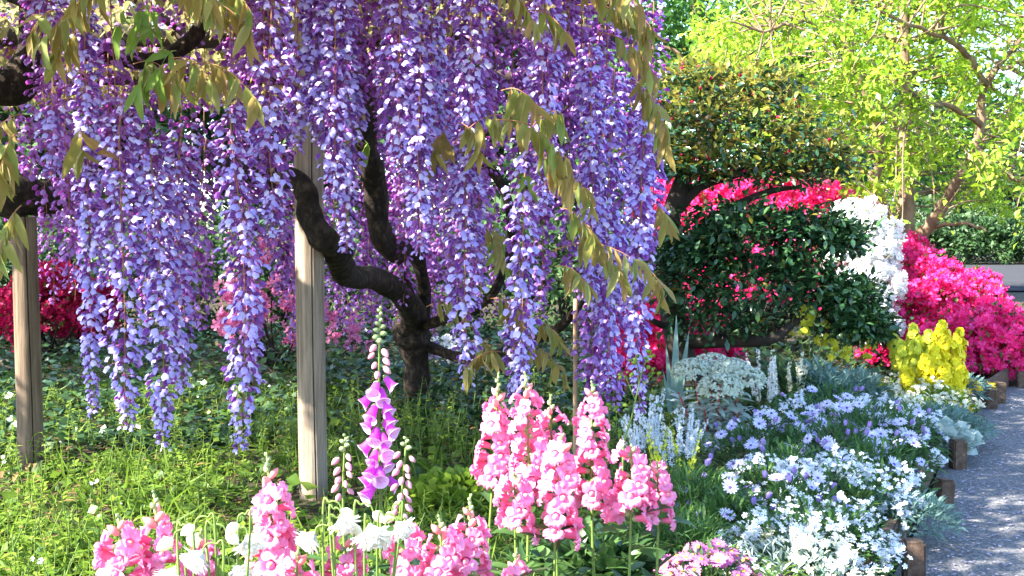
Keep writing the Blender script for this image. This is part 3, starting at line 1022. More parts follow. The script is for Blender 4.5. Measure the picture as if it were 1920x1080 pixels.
def azalea(name, label, lobes, mat, seed, dens=900, fsz=.03, leaves=.35, cat='azalea'):
    """lobes: (px, py, d, rx, rz) rounded masses of blossom"""
    r = np.random.default_rng(seed)
    C = [(P(px, py, d), rx, rz) for px, py, d, rx, rz in lobes]
    c0 = np.mean([c for c, _, _ in C], 0)
    root = thing(name, (c0[0], c0[1], 0), label, cat)
    bl, bf, bs = MB(), MB(), MB()
    for c, rx, rz in C:
        n = int(dens * rx * rz / .09)
        pt, dd = blob_points(n, c, (rx, rx * .8, rz), r, .72)
        tr = pt[r.integers(0, n, max(5, n // 7))]               # trusses of a few blossoms each
        pt = np.where((r.random(n) < .85)[:, None], tr[r.integers(0, len(tr), n)] + r.normal(0, fsz * .75, (n, 3)), pt)
        ok = pt[:, 2] > .03
        pt, dd = pt[ok], dd[ok]
        bl.scatter(AZ, frames(nrm(dd + r.normal(0, .45, dd.shape) + [0, -.25, .2]), r.uniform(0, 6, len(pt))), pt, r.uniform(.75, 1.2, len(pt)) * fsz)
        n = int(dens * leaves * rx * rz / .09)
        pt, dd = blob_points(n, c, (rx, rx * .8, rz), r, .75)
        pt[:, 2] = np.maximum(pt[:, 2], .02)
        bf.scatter(LEAF4, frames(nrm(dd + r.normal(0, .7, dd.shape))), pt, r.uniform(.03, .055, len(pt)))
        for k in range(6):
            e = c + randdir(1, -.2, .8, r)[0] * np.array([rx, rx * .8, rz]) * .7
            s = np.array([c0[0] + r.normal(0, .06), c0[1] + r.normal(0, .06), 0])
            mdl = (s + e) / 2 + [r.normal(0, .05), r.normal(0, .05), -.05]
            ln = smooth_line([s, mdl, e], 4)
            bs.tube(ln, np.linspace(.013, .004, len(ln)), 5, 0, False)
    part('blossoms', bl.mesh('blossoms', [mat]), root, tuple(-np.array(root.location)), kind='stuff')
    part('foliage', bf.mesh('foliage', [M['azleaf']]), root, tuple(-np.array(root.location)), kind='stuff')
    part('stems', bs.mesh('stems', [M['cambark']]), root, tuple(-np.array(root.location)))
    return root


azalea('azalea_bush', 'large magenta azalea bush at the right edge above the path', [(1760, 600, 7.6, .42, .36), (1890, 650, 7.2, .34, .27), (1820, 660, 7.1, .36, .24), (1715, 540, 7.9, .28, .24), (1690, 590, 7.7, .26, .26), (1935, 670, 7.0, .3, .22), (1825, 545, 7.9, .17, .15)], M['magenta'], 1, 1250, .029, .6)
azalea('azalea_bush', 'magenta azalea in front of the tan tree trunks', [(1700, 500, 9.0, .2, .24), (1690, 600, 8.6, .4, .35)], M['magenta'], 2)
azalea('azalea_bush', 'magenta azalea seen between the tiers of the dark clipped camellia', [(1300, 400, 8.8, .42, .36), (1450, 400, 9.0, .5, .34), (1530, 400, 9.2, .4, .26), (1400, 520, 8.8, .6, .5)], M['magenta'], 3)
azalea('azalea_bush', 'white azalea between the dark camellia and the magenta azaleas', [(1612, 465, 7.6, .23, .28), (1632, 560, 7.4, .20, .26), (1598, 412, 7.7, .16, .12), (1648, 490, 7.6, .13, .2), (1650, 622, 7.2, .14, .13)], M['white'], 4, 1500, .024, .12)
azalea('azalea_bush', 'crimson azalea low beside the right end of the wisteria', [(1240, 660, 6.7, .26, .34), (1200, 720, 6.6, .2, .2), (1300, 660, 7.0, .26, .3)], M['magenta'], 5, 900, .032)
azalea('azalea_bush', 'crimson azalea low under the dark camellia near the yellow flowers', [(1655, 680, 7.4, .24, .12)], M['crimson'], 6, 420, .03, 1.0)
azalea('azalea_bush', 'deep red azalea behind the left post in shade', [(110, 580, 8.2, .34, .32), (60, 600, 8.4, .3, .3), (180, 600, 8.4, .2, .25)], M['shadered'], 7, 650, .032, .7)
azalea('azalea_bush', 'loose pink azalea behind the middle of the lawn', [(505, 560, 7.6, .3, .35), (470, 620, 7.4, .2, .2), (610, 640, 7.8, .3, .22)], M['pinkaz'], 8, 260, .03, .9)
azalea('azalea_bush', 'small white azalea low behind the wisteria trunk', [(840, 670, 7.8, .2, .12), (900, 700, 7.6, .2, .1)], M['white'], 9, 500, .03, .6)

# dark clipped camellia with tiers
CB = np.array([P(1300, 757, 6.3)[0], 6.3, 0])
cam_t = thing('clipped_camellia', tuple(CB), 'dark evergreen camellia clipped into flat tiers beside the wisteria', 'camellia')


def camellia_branch(pts, rad, name='branch'):
    p = np.array([P(*q) for q in pts])
    pr = smooth_line(np.c_[p, rad], 5)
    b = MB()
    b.tube(pr[:, :3], pr[:, 3], 8, 0, True, .06)
    world_part(name, b.mesh(name, [M['cambark']]), cam_t)


camellia_branch([(1300, 770, 6.3), (1285, 690, 6.3), (1262, 600, 6.3), (1262, 500, 6.35), (1258, 420, 6.35), (1275, 350, 6.3), (1300, 270, 6.3)], [.085, .075, .07, .06, .055, .045, .03], 'trunk')
camellia_branch([(1262, 400, 6.35), (1310, 350, 6.3), (1370, 330, 6.3), (1440, 310, 6.25), (1510, 320, 6.2)], [.035, .03, .026, .02, .012])
camellia_branch([(1300, 440, 6.3), (1370, 390, 6.25), (1440, 360, 6.25), (1500, 350, 6.2)], [.026, .022, .018, .01])
camellia_branch([(1262, 480, 6.35), (1330, 440, 6.3), (1400, 430, 6.2), (1480, 440, 6.2), (1560, 440, 6.15)], [.035, .03, .025, .018, .01])
camellia_branch([(1275, 640, 6.3), (1330, 640, 6.2), (1390, 640, 6.1), (1450, 635, 6.0), (1500, 600, 6.0), (1570, 605, 6.0)], [.045, .038, .034, .028, .02, .01])
camellia_branch([(1330, 640, 6.2), (1400, 600, 6.15), (1470, 590, 6.1), (1540, 620, 6.0), (1600, 615, 5.95)], [.026, .022, .018, .014, .008])
camellia_branch([(1268, 590, 6.3), (1250, 610, 6.2), (1220, 600, 6.1)], [.03, .022, .012])
r3 = np.random.default_rng(21)
for lobes, n, new in ([[(1550, 315, 6.2, .14, .07), (1235, 300, 6.25, .16, .1), (1300, 150, 6.4, .16, .08), (1440, 165, 6.35, .14, .07), (1330, 215, 6.25, .30, .17), (1450, 235, 6.2, .30, .15), (1260, 240, 6.3, .2, .16), (1380, 175, 6.4, .3, .12), (1500, 280, 6.2, .25, .11), (1360, 285, 6.2, .3, .09), (1320, 318, 6.2, .16, .05), (1450, 325, 6.2, .2, .045)], 6600, .95],
                      [[(1400, 445, 6.15, .34, .08), (1530, 430, 6.1, .2, .09), (1300, 470, 6.2, .2, .13), (1575, 450, 6.05, .08, .05), (1390, 408, 6.15, .26, .04)], 3800, .05],
                      [[(1340, 485, 6.15, .2, .12), (1600, 555, 6.0, .09, .06), (1615, 612, 5.95, .08, .05), (1490, 500, 6.1, .18, .07), (1420, 540, 6.1, .40, .15), (1540, 560, 6.05, .26, .13), (1290, 530, 6.1, .2, .17), (1600, 600, 6.0, .12, .09), (1350, 600, 6.15, .3, .12)], 6800, .02]):
    b = MB()
    for px, py, d, rx, rz in lobes:
        k = n // len(lobes)
        pt, dd = blob_points(k, P(px, py, d), (rx, rx * .9, rz), r3, .35, -.55)
        pt += r3.normal(0, 1, pt.shape) * [.06, .06, .035]
        dirs = nrm(dd * .8 + r3.normal(0, .6, dd.shape) + [0, 0, .1])
        Mx = frames(dirs, r3.normal(0, .5, k))
        isnew = (r3.random(k) < new * np.clip((dd[:, 2] + .3) * 1.2, 0, 1))
        for sel, t in ((~isnew, leaf_tpl(.46, 3, .25, .25, 0)), (isnew, leaf_tpl(.40, 3, .25, .2, 1))):
            if sel.any():
                b.scatter(t, Mx[sel], pt[sel], r3.uniform(.035, .068, sel.sum()))
        kb = k // 70
        if new > .3:
            pt, dd = blob_points(kb, P(px, py, d), (rx, rx * .9, rz), r3, .8, -.2)
            b.scatter(xf(bud_tpl(2, 5, .35)), frames(dd), pt, r3.uniform(.015, .03, kb))
    world_part('leaf_tier', b.mesh('leaf_tier', [M['camellia'], M['camnew'], M['crimson']]), cam_t, kind='stuff')


# spring-leaved tree on the right
TR = np.array([P(1690, 600, 9.4)[0], 9.4, 0])
tree = thing('spring_tree', tuple(TR), 'spreading tree with bright yellow green spring leaves and tan boughs', 'tree')
BOUGHS = []


def bough(pts, rad, name='bough', root=tree, mat='treebark', n=5):
    p = np.array([P(*q) for q in pts])
    pr = smooth_line(np.c_[p, rad], n)
    pr[:, :3] += rng.normal(0, .008, (len(pr), 3))
    b = MB()
    b.tube(pr[:, :3], pr[:, 3], 8, 0, True, .05)
    world_part(name, b.mesh(name, [M[mat]]), root)
    BOUGHS.append(pr)


bough([(1690, 655, 9.4), (1688, 560, 9.4), (1690, 480, 9.4), (1692, 430, 9.4)], [.12, .10, .095, .085], 'trunk')
bough([(1690, 450, 9.4), (1660, 400, 9.3), (1640, 350, 9.2), (1648, 280, 9.1), (1640, 220, 9.0), (1600, 120, 8.9), (1560, 20, 8.8)], [.07, .06, .05, .042, .038, .03, .02])
bough([(1692, 450, 9.4), (1700, 380, 9.4), (1695, 300, 9.4), (1702, 200, 9.3), (1700, 100, 9.3), (1690, -40, 9.2)], [.08, .075, .05, .045, .04, .03])
bough([(1700, 470, 9.4), (1740, 425, 9.2), (1790, 350, 9.0), (1830, 270, 8.9), (1850, 160, 8.8), (1900, 90, 8.7), (1980, 20, 8.6)], [.06, .052, .042, .034, .028, .022, .015])
bough([(1650, 300, 9.1), (1590, 255, 8.8), (1520, 258, 8.5), (1440, 270, 8.2)], [.03, .024, .018, .008])
bough([(1600, 120, 8.9), (1560, 70, 8.6), (1500, 40, 8.3), (1430, 60, 8.0)], [.024, .02, .014, .008])
bough([(1840, 230, 8.85), (1780, 200, 8.5), (1730, 190, 8.2), (1690, 150, 7.9)], [.026, .02, .014, .008])
bough([(1830, 280, 8.9), (1890, 330, 8.6), (1950, 350, 8.4)], [.026, .02, .012])
bough([(1745, 425, 9.2), (1800, 420, 8.9), (1850, 430, 8.7)], [.02, .014, .008])
bough([(1850, 160, 8.8), (1800, 90, 8.5), (1740, 60, 8.2), (1650, 20, 8.0)], [.026, .022, .016, .01])
bough([(1870, 120, 8.75), (1930, 140, 8.4), (2000, 120, 8.2)], [.02, .016, .01])
r4 = np.random.default_rng(4)
bt, bl = MB(), MB()
TP = []
centres = []
for k in range(330):                                       # twigs reaching out from the boughs
    for _ in range(30):
        px, py = r4.uniform(1330, 2050), r4.uniform(-160, 470)
        lim = np.interp(px, [1330, 1400, 1500, 1600, 1700, 1800, 1920], [190, 300, 350, 390, 400, 400, 380])
        if py < lim and not (px < 1560 and py > 130 + (px - 1330) * .9 and r4.random() < .5):
            break
    d = r4.uniform(7.8, 8.8) if r4.random() < .35 else r4.uniform(9.0, 10.8)
    centres.append(P(px, py, d))
centres = np.array(centres)
allp = np.vstack([q[:, :3] for q in BOUGHS[1:]])
for c in centres:
    s = allp[np.argmin(((allp - c) ** 2).sum(1) + r4.uniform(0, .1, len(allp)))]
    mdl = (s + c) / 2 + r4.normal(0, .06, 3) + [0, 0, .06]
    ln = smooth_line([s, mdl, c, c + nrm(c - s) * .18 + [0, 0, -.07]], 4)
    bt.tube(ln, np.linspace(.009, .0025, len(ln)), 4, 0, False)
    for j in range(3):
        q = ln[r4.integers(4, len(ln) - 1)]
        e = q + r4.normal(0, .13, 3)
        l2 = np.linspace(q, e, 4)
        bt.tube(l2, np.linspace(.004, .0015, 4), 3, 0, False)
        TP.append(np.linspace(q, e, 10))
    TP.append(ln[4:])
TP = np.vstack(TP)
N = 36000
pt = TP[r4.integers(0, len(TP), N)] + r4.normal(0, .045, (N, 3))
ppx = 960 + pt[:, 0] / pt[:, 1] * F
ppy = 430 - (pt[:, 2] - CAM_Z) / pt[:, 1] * F
thin = np.exp(-(((ppx - 1730) / 90) ** 2 + ((ppy - 390) / 70) ** 2)) * .9 + np.exp(-(((ppx - 1880) / 60) ** 2 + ((ppy - 130) / 70) ** 2)) * .8
pt = pt[r4.random(N) > thin]
N = len(pt)
dv = randdir(N, -.85, .35, r4)
bl.scatter(leaf_tpl(.44, 2, .25, .3), frames(dv, r4.normal(0, .6, N)), pt, r4.uniform(.035, .085, N))
world_part('twigs', bt.mesh('twigs', [M['treebark']]), tree, kind='stuff')
world_part('crown', bl.mesh('crown', [M['treeleaf']]), tree, kind='stuff')


def back_tree(name, label, base, h, crown, n, seed, leaf='backleaf', lsz=(.10, .17), tr=.12, shell=.3, cat='tree'):
    """crown: (dx, dy, z, rx, rz) masses about the base"""
    r = np.random.default_rng(seed)
    root = thing(name, base, label, cat)
    b = MB()
    zz = np.linspace(-.05, h, 9)
    b.tube(np.stack([.1 * np.sin(zz * 1.1 + seed), .08 * np.cos(zz + seed), zz], 1), np.linspace(tr, tr * .35, 9), 8, 0, True, .05)
    for dx, dy, z, rx, rz in crown:
        s = np.array([.1 * math.sin(z * .8), 0, min(h * .9, max(.2, z - .6 * rz))])
        l = smooth_line([s, (s + [dx, dy, z]) / 2 + [0, 0, .15], [dx, dy, z]], 4)
        b.tube(l, np.linspace(tr * .4, tr * .1, len(l)), 5, 0, False)
    part('trunk', b.mesh('trunk', [M['treebark'] if leaf != 'farleaf' else M['cambark']]), root)
    f = MB()
    tot = sum(c[3] * c[4] for c in crown)
    for dx, dy, z, rx, rz in crown:
        k = int(n * rx * rz / tot)
        pt, dd = blob_points(k, (dx, dy, z), (rx, rx * .9, rz), r, shell, -1)
        # clump the leaves
        cl = pt[r.integers(0, k, max(4, k // 28))]
        idx = r.integers(0, len(cl), k)
        pt = np.where((r.random(k) < .75)[:, None], cl[idx] + r.normal(0, rx * .085, (k, 3)), pt)
        ok = pt[:, 2] > .02
        f.scatter(LEAF5, frames(randdir(k, -.8, .4, r)[ok], r.normal(0, .6, ok.sum())), pt[ok], r.uniform(*lsz, k)[ok])
    part('crown', f.mesh('crown', [M[leaf]]), root, kind='stuff')
    return root


def at(px, d):
    return ((px - 960) / F * d, d, 0)


back_tree('background_tree', 'green tree with a slim brown trunk behind the camellia top', at(1305, 14), 4.6,
          [(-.5, 0, 3.2, 1.0, .9), (.6, .2, 3.4, 1.1, .9), (-.9, .3, 2.3, .7, .8), (.1, .8, 2.7, .9, .9), (1.2, .5, 2.6, .9, .8), (0, 0, 4.3, 1.4, .8)], 9000, 31, tr=.13)
back_tree('background_tree', 'pale green tree rising behind the crown of the spring tree', at(1600, 16), 5,
          [(0, 0, 2.6, 1.5, 1.2), (-1.3, .2, 3.4, 1.2, 1.1), (1.4, 0, 2.4, 1.2, 1.1), (.2, .4, 4.4, 1.7, .9)], 9000, 32, lsz=(.11, .19))
back_tree('background_tree', 'dark green tree at the right edge beyond the road', at(1900, 34), 5,
          [(-2.5, 0, 1.3, 1.6, 1.2), (0, 0, 1.6, 2, 1.5), (2.2, .5, 2.0, 2, 1.8), (-4.4, .6, 1.2, 1.5, 1.1)], 9000, 33, 'farleaf', (.2, .34), .2)
back_tree('background_tree', 'tall bluish green tree far behind the spring tree', at(1750, 40), 8,
          [(-3, 0, 3.5, 3, 2.2), (1, 1, 3.2, 3, 2.2), (-6, 1, 3.6, 3, 2.4), (3.5, 0, 2.4, 2, 1.4)], 8000, 34, 'farleaf', (.25, .42), .25)
for i, (px, w) in enumerate([(1740, 'behind the tan tree trunks'), (1812, 'just right of the tan tree trunks'), (1880, 'above the far road'), (1955, 'at the right edge above the far road')]):
    back_tree('hedge_shrub', 'dark green hedge shrub ' + w, at(px, 31.5), 1.3, [(0, 0, .6, .95, .65), (.4, .2, 1.0, .7, .5), (-.5, 0, .9, .7, .5)], 2600, 50 + i, 'farleaf', (.12, .2), .06, cat='shrub')
SH = [(-80, 9.6, .95), (150, 10.2, 1.0), (340, 9.8, .95), (520, 10.4, 1.05), (700, 10.0, .9), (880, 10.5, 1.0), (1060, 10.1, 1.05), (1190, 10.6, 1.1)]
names = ['at the far left behind the left post', 'behind the deep red azalea', 'behind the long left flower clusters', 'behind the loose pink azalea', 'behind the bent vine branch',
         'behind the wisteria trunk', 'behind the brown cane', 'behind the right end of the wisteria']
for i, (px, d, h) in enumerate(SH):
    back_tree('evergreen_shrub', 'dark evergreen shrub ' + names[i], at(px, d), h * .8,
              [(0, 0, h * .55, .62, .5), (.35, .1, h * .8, .5, .4), (-.4, 0, h * .75, .5, .42), (.1, -.1, h * .35, .6, .35)], 3000, 60 + i, 'farleaf', (.06, .11), .04, cat='shrub')
for i, (px, d, w) in enumerate([(100, 17, 'left part of the garden'), (560, 18, 'middle of the garden'), (1000, 17, 'wisteria trunk')]):
    back_tree('background_tree', 'shady background tree beyond the shrubs, behind the ' + w, at(px, d), 5,
              [(0, 0, 2.2, 1.7, 1.4), (1.2, 0, 3, 1.5, 1.2), (-1.3, 0, 3, 1.5, 1.2), (.2, 0, 1.0, 1.8, .9), (0, 0, 4.2, 1.8, 1)], 11000, 80 + i, 'farleaf', (.18, .30), .16)


# ================================================================== FLOWERS IN FRONT
# ---- snapdragons
def snap_flower(seed):
    r = np.random.default_rng(seed)
    T = [lathe_tpl([(0, .12), (.25, .21), (.65, .26), (.95, .28)], 7, 1)]

    def lobe(ang, ln, wd, tip, turn):
        """a round, frilled lobe that leaves the mouth at angle ang (0 = up) and turns back"""
        ph, am = r.uniform(0, 6), r.uniform(.09, .15)

        def fn(u, v):
            out = .22 + ln * u
            w = wd * (.42 + .58 * math.sin(math.pi * min(.86, .18 + .72 * u)))
            fr = am * u * u * (math.sin(5.5 * v + ph) + .5 * math.sin(10 * v + 2 * ph))
            rd = out * (1 - .16 * v * v * u)
            return (.92 + tip * math.sin(u * 2.2) - turn * u * u + fr, v * w, rd + .05 * math.sin(8 * v + ph) * u)
        return xf(grid_tpl(fn, 4, 6, 0), rot('X', ang))
    for a_ in (-.42, .42):
        T.append(lobe(a_ + r.normal(0, .08), .72, .42, .05, .10))
    for a_ in (math.pi - .95, math.pi, math.pi + .95):
        T.append(lobe(a_ + r.normal(0, .08), .66, .36, .30, .22))
    T.append(xf(lathe_tpl([(-.1, .24), (.06, .20), (.16, .11), (.19, .03)], 8, 0), None, (.95, 0, -.08)))
    T.append(xf(lathe_tpl([(0, .09), (.05, .07), (.07, .02)], 6, 2), None, (1.08, 0, -.02)))
    T.append(lathe_tpl([(-.08, .06), (0, .19), (.22, .25)], 5, 3))
    return join_tpl(*T)


SNF = [tpl_mesh(snap_flower(s), 'flower', [M['snap'], M['snapdeep'], M['snapyel'], M['budgreen']]) for s in range(6)]
SNB = tpl_mesh(join_tpl(bud_tpl(0, 7, .27), xf(bud_tpl(1, 5, .3), s=.4)), 'bud', [M['snapbud'], M['budgreen']])
SNG = tpl_mesh(bud_tpl(0, 6, .38), 'bud', [M['budgreen']])
SNL = [tpl_mesh(leaf_tpl(.24, 4, .3, b_), 'leaf', [M['snapleaf']]) for b_ in (.15, .4)]


def snapdragon(label, px, ytip, yflow, ylow, d, fs=.030, seed=0, lean=0, group='pink snapdragons'):
    r = np.random.default_rng(seed)
    tip, top, low = P(px, ytip, d), P(px, yflow, d), P(px, ylow, d)
    bx, by = tip[0] - lean, tip[1]
    root = thing('snapdragon', (bx, by, 0), label, 'snapdragon', group)
    zt = tip[2]

    def ax(z):
        u = np.clip(z / zt, 0, 1)
        return np.array([lean * u ** 1.5 + .006 * math.sin(u * 5 + seed), .006 * math.cos(u * 4 + seed), z])
    b = MB()
    zz = np.linspace(-.02, zt, 14)
    b.tube([ax(z) for z in zz], np.linspace(.0045, .0015, 14), 6, 0, True)
    part('stem', b.mesh('stem', [M['stem']]), root)
    z, k = low[2], 0
    z0, z1 = low[2], top[2]
    while z < z1:
        u = (z - z0) / max(1e-3, z1 - z0)
        az = k * 2.2 + r.normal(0, .35)
        s = fs * .86 * (1.05 - .25 * u) * r.uniform(.75, 1.18)
        if r.random() < .1:
            z += fs * .2
        dv = np.array([math.cos(az), math.sin(az), .12 + .25 * u + r.normal(0, .1)])
        part('flower', SNF[k % 6], root, tuple(ax(z) + nrm(dv) * .004), frames(dv, np.array([r.normal(0, .18)]))[0], float(s))
        z += fs * .21
        k += 1
    while z < zt:
        u = (z - z1) / max(1e-3, zt - z1)
        az = k * 2.2
        dv = np.array([math.cos(az), math.sin(az), .8 + 1.2 * u])
        part('bud', SNB if u < .45 else SNG, root, tuple(ax(z)), frames(dv)[0], float(fs * (.85 - .62 * u) * (1 if u < .45 else .75)))
        z += fs * (.32 - .1 * u)
        k += 1
    nl = 22
    for j in range(nl):
        z = .06 + (max(.15, z0) - .04) * j / nl
        az = j * 2.4 + r.normal(0, .3)
        dv = np.array([math.cos(az), math.sin(az), r.uniform(.1, .7)])
        part('leaf', SNL[j % 2], root, tuple(ax(z)), frames(dv, np.array([r.normal(0, .3)]))[0], float(r.uniform(.05, .085)))


SN = [('leftmost snapdragon of the tall clump with one low flower apart', 928, 700, 765, 905, 2.05, .030),
      ('tallest snapdragon with pale sunlit tip in the right clump', 982, 698, 752, 930, 2.00, .031),
      ('short snapdragon spike standing lowest at the front left of the right clump', 968, 885, 915, 995, 1.92, .031),
      ('snapdragon with long green bud tip in the middle of the right clump', 1038, 738, 792, 925, 2.08, .030),
      ('snapdragon with lowest blossoms at the front middle of the right clump', 1058, 815, 850, 1000, 1.92, .032),
      ('tall narrow snapdragon left of the thin cane, right in the tall clump', 1108, 718, 755, 950, 2.02, .030),
      ('broad lower snapdragon to the right of the tall clump', 1178, 838, 862, 975, 1.95, .033),
      ('short snapdragon at the far right of the clump beside white spikes', 1228, 868, 898, 978, 1.98, .029),
      ('snapdragon with red bud beside the white columbines', 762, 968, 1010, 1100, 1.62, .030),
      ('snapdragon with small round buds in the front middle group', 832, 968, 1012, 1110, 1.60, .030),
      ('narrow snapdragon with green bud spike right in the front middle group', 888, 925, 990, 1075, 1.64, .026),
      ('low pink snapdragon beneath the drooping white columbines', 648, 1005, 1040, 1120, 1.58, .028),
      ('snapdragon mostly in bud at the foot of the right clump', 962, 1030, 1075, 1100, 1.7, .022),
      ('tall snapdragon with salmon buds in the front left group', 492, 848, 925, 1110, 1.55, .030),
      ('snapdragon with thin bud tip in the middle of the front left group', 290, 918, 990, 1110, 1.55, .029),
      ('leftmost low snapdragon at the bottom edge', 232, 960, 1010, 1110, 1.52, .029),
      ('low snapdragon between the front left spikes under white blooms', 385, 990, 1045, 1120, 1.6, .028),
      ('snapdragon stub right of the tall front left spike, hardly open', 560, 1020, 1065, 1110, 1.5, .024)]
for i, (lab, px, a, c, e, d, fs) in enumerate(SN):
    snapdragon(lab, px, a, c, e, d, fs, i + 3, lean=rng.normal(0, .012))


# ---- foxgloves
def fox_bell():
    prof = [(0, .12), (.12, .21), (.3, .26), (.55, .29), (.78, .33), (.95, .39), (1.05, .46)]
    V, fs = lathe_tpl(prof, 14, 0)
    V = V.copy()
    low = V[:, 2] < 0
    V[:, 0] += np.where(low & (V[:, 0] > .9), .18, 0) * (-V[:, 2] / .4)
    rim = lathe_tpl([(1.05, .46), (1.10, .51), (1.09, .54)], 14, 1)
    rv = rim[0].copy()
    rv[:, 0] += np.where(rv[:, 2] < 0, .18 * (-rv[:, 2] / .4), 0)
    T = [(V, fs), (rv, rim[1]), lathe_tpl([(-.1, .05), (0, .2), (.2, .26)], 5, 2)]
    for k in range(9):
        a = math.pi * (1.2 + .075 * k)
        x = .92 + .12 * (k % 3) / 2
        rr = .36 + .3 * (x - .92)
        T.append(xf(lathe_tpl([(0, .03), (.01, .025), (.012, .004)], 5, 3), rot('Y', -R(80)), (x, rr * math.cos(a), rr * math.sin(a) + .03)))
    return join_tpl(*T)


FXB = tpl_mesh(fox_bell(), 'bell', [M['fox'], M['foxpale'], M['budgreen'], M['spot']])
FXU = tpl_mesh(join_tpl(bud_tpl(0, 7, .3), xf(bud_tpl(1, 5, .42), s=.55)), 'bud', [M['foxbud'], M['budgreen']])
FXG = tpl_mesh(bud_tpl(0, 6, .4), 'bud', [M['budgreen']])


def foxglove(label, px, ytip, ybud, yopen, ylow, d, fs, seed, lean=0):
    r = np.random.default_rng(seed)
    zt, zb, zo, zl = [P(px, q, d)[2] for q in (ytip, ybud, yopen, ylow)]
    p = P(px, ytip, d)
    root = thing('foxglove', (p[0] - lean, d, 0), label, 'foxglove', 'foxgloves')

    def ax(z):
        u = max(0, z / zt)
        return np.array([lean * u + .01 * math.sin(u * 4 + seed), .01 * math.sin(u * 3), z])
    b = MB()
    b.tube([ax(z) for z in np.linspace(-.02, zt, 14)], np.linspace(.006, .002, 14), 6, 0)
    part('stem', b.mesh('stem', [M['stem']]), root)
    z, k = zl, 0
    while z < zt:
        az = -math.pi / 2 + (1 if k % 2 else -1) * r.uniform(.1, 1.6)
        if z < zo:
            s = fs * r.uniform(.85, 1.12) * (1 - .25 * (z - zl) / (zt - zl))
            dv = np.array([math.cos(az), math.sin(az), -1.15 + r.normal(0, .4)])
            part('bell', FXB, root, tuple(ax(z) + np.array([math.cos(az), math.sin(az), 0]) * .012), frames(dv)[0], float(s))
            z += fs * .36
        elif z < zb:
            dv = np.array([math.cos(az), math.sin(az), -.9])
            part('bud', FXU, root, tuple(ax(z) + np.array([math.cos(az), math.sin(az), 0]) * .010), frames(dv)[0], float(fs * r.uniform(.55, .75)))
            z += fs * .28
        else:
            u = (z - zb) / max(.001, zt - zb)
            dv = np.array([math.cos(az), math.sin(az), -.2 + 1.2 * u])
            part('bud', FXG, root, tuple(ax(z)), frames(dv)[0], float(fs * (.55 - .3 * u)))
            z += fs * .2
        k += 1
    me = SNL[1]
    for j in range(12):
        z = .02 + j * .022
        az = j * 2.4
        part('leaf', me, root, tuple(ax(z)), frames(np.array([math.cos(az), math.sin(az), .5]))[0], float(r.uniform(.09, .15)))


foxglove('tall foxglove with open purple bells in front of the vine trunk', 722, 575, 640, 700, 905, 2.45, .034, 1, .03)
foxglove('small foxglove with pink closed buds left of the tall one', 650, 815, 850, 925, 925, 2.4, .034, 2)
foxglove('short foxglove in bud right of the tall one, above the columbines', 756, 820, 845, 1000, 1000, 2.3, .03, 3, .01)


# ---- white columbines
def columbine_flower(seed):
    r = np.random.default_rng(seed)
    T = []
    for ring_i, (n, tilt, ln) in enumerate([(13, 1.15, .9), (13, .85, 1.0), (11, .55, 1.0), (9, .28, .95), (6, .1, .85)]):
        for k in range(n):
            a = 2 * math.pi * (k + .5 * ring_i) / n + r.normal(0, .1)
            t = tilt + r.normal(0, .08)
            pet = grid_tpl(lambda u, v: (u * ln * math.cos(t * (.5 + .5 * u)), v * .20 * math.sin(math.pi * min(.93, .15 + .72 * u)), .08 + u * ln * math.sin(t * (.5 + .5 * u))), 3, 2, 0)
            T.append(xf(pet, rot('X', a)))
    T.append(lathe_tpl([(-.12, .05), (0, .16), (.15, .12)], 6, 1))
    return join_tpl(*T)


COF = [tpl_mesh(columbine_flower(s), 'flower', [M['columb'], M['budgreen']]) for s in (1, 2)]
COB = tpl_mesh(join_tpl(bud_tpl(0, 7, .36)), 'bud', [M['cream']])


def columbine(label, base_px, d, heads, buds, seed):
    root = thing('white_columbine', at(base_px, d), label, 'columbine', 'white columbines')
    rl = np.array(root.location)
    r = np.random.default_rng(seed)
    for (px, py, sz, aim), me in [(h, 0) for h in heads] + [(h, 1) for h in buds]:
        q = P(px, py, d + r.uniform(-.06, .06)) - rl
        bend = np.array([-aim * .02, 0, .028])
        s0 = np.array([r.normal(0, .02), r.normal(0, .02), 0])
        ln = smooth_line([s0, s0 * .5 + q * [.55, .5, .5], q + [-aim * .026, 0, -.012], q + [-aim * .016, 0, .010], q + [-aim * .004, 0, .009], q], 5)
        b = MB()
        b.tube(ln, np.linspace(.0022, .0011, len(ln)), 6, 0)
        st = part('stem', b.mesh('stem', [M['stem']]), root)
        dv = np.array([aim * .7, -.35, -.8])
        if me == 0:
            part('flower', COF[r.integers(0, 2)], st, tuple(q), frames(dv, np.array([r.uniform(0, 6)]))[0], float(sz * .8))
        else:
            part('bud', COB, st, tuple(q), frames(dv * [1, 1, .6])[0], float(sz))
    for j in range(26):
        az = j * 2.4
        part('leaf', CLF, root, (r.normal(0, .03), r.normal(0, .03), r.uniform(.1, .36)), frames(np.array([math.cos(az), math.sin(az), .35]))[0], float(r.uniform(.03, .05)))


CLF = tpl_mesh(join_tpl(*[xf(leaf_tpl(.7, 3, .2, .2), rot('Z', a)) for a in (-.8, 0, .8)]), 'leaf', [M['weed']])
columbine('white double columbines nodding between the post and the pink snapdragons', 655, 1.5,
          [(590, 1000, .034, -1), (640, 968, .032, .6), (695, 985, .04, .3), (722, 990, .036, -.6), (745, 980, .03, 1)],
          [(640, 955, .026, 1), (700, 960, .022, 1), (735, 960, .02, -.5), (655, 985, .024, 1)], 1)
columbine('overexposed white columbines low among the front left snapdragons', 400, 1.42,
          [(380, 1035, .034, -1), (330, 1065, .036, -.5), (465, 1005, .034, .5), (440, 1062, .032, .8)],
          [(325, 1010, .024, -1), (425, 1000, .022, 1), (365, 985, .02, -1), (355, 1000, .024, .6), (445, 980, .02, -.6)], 2)

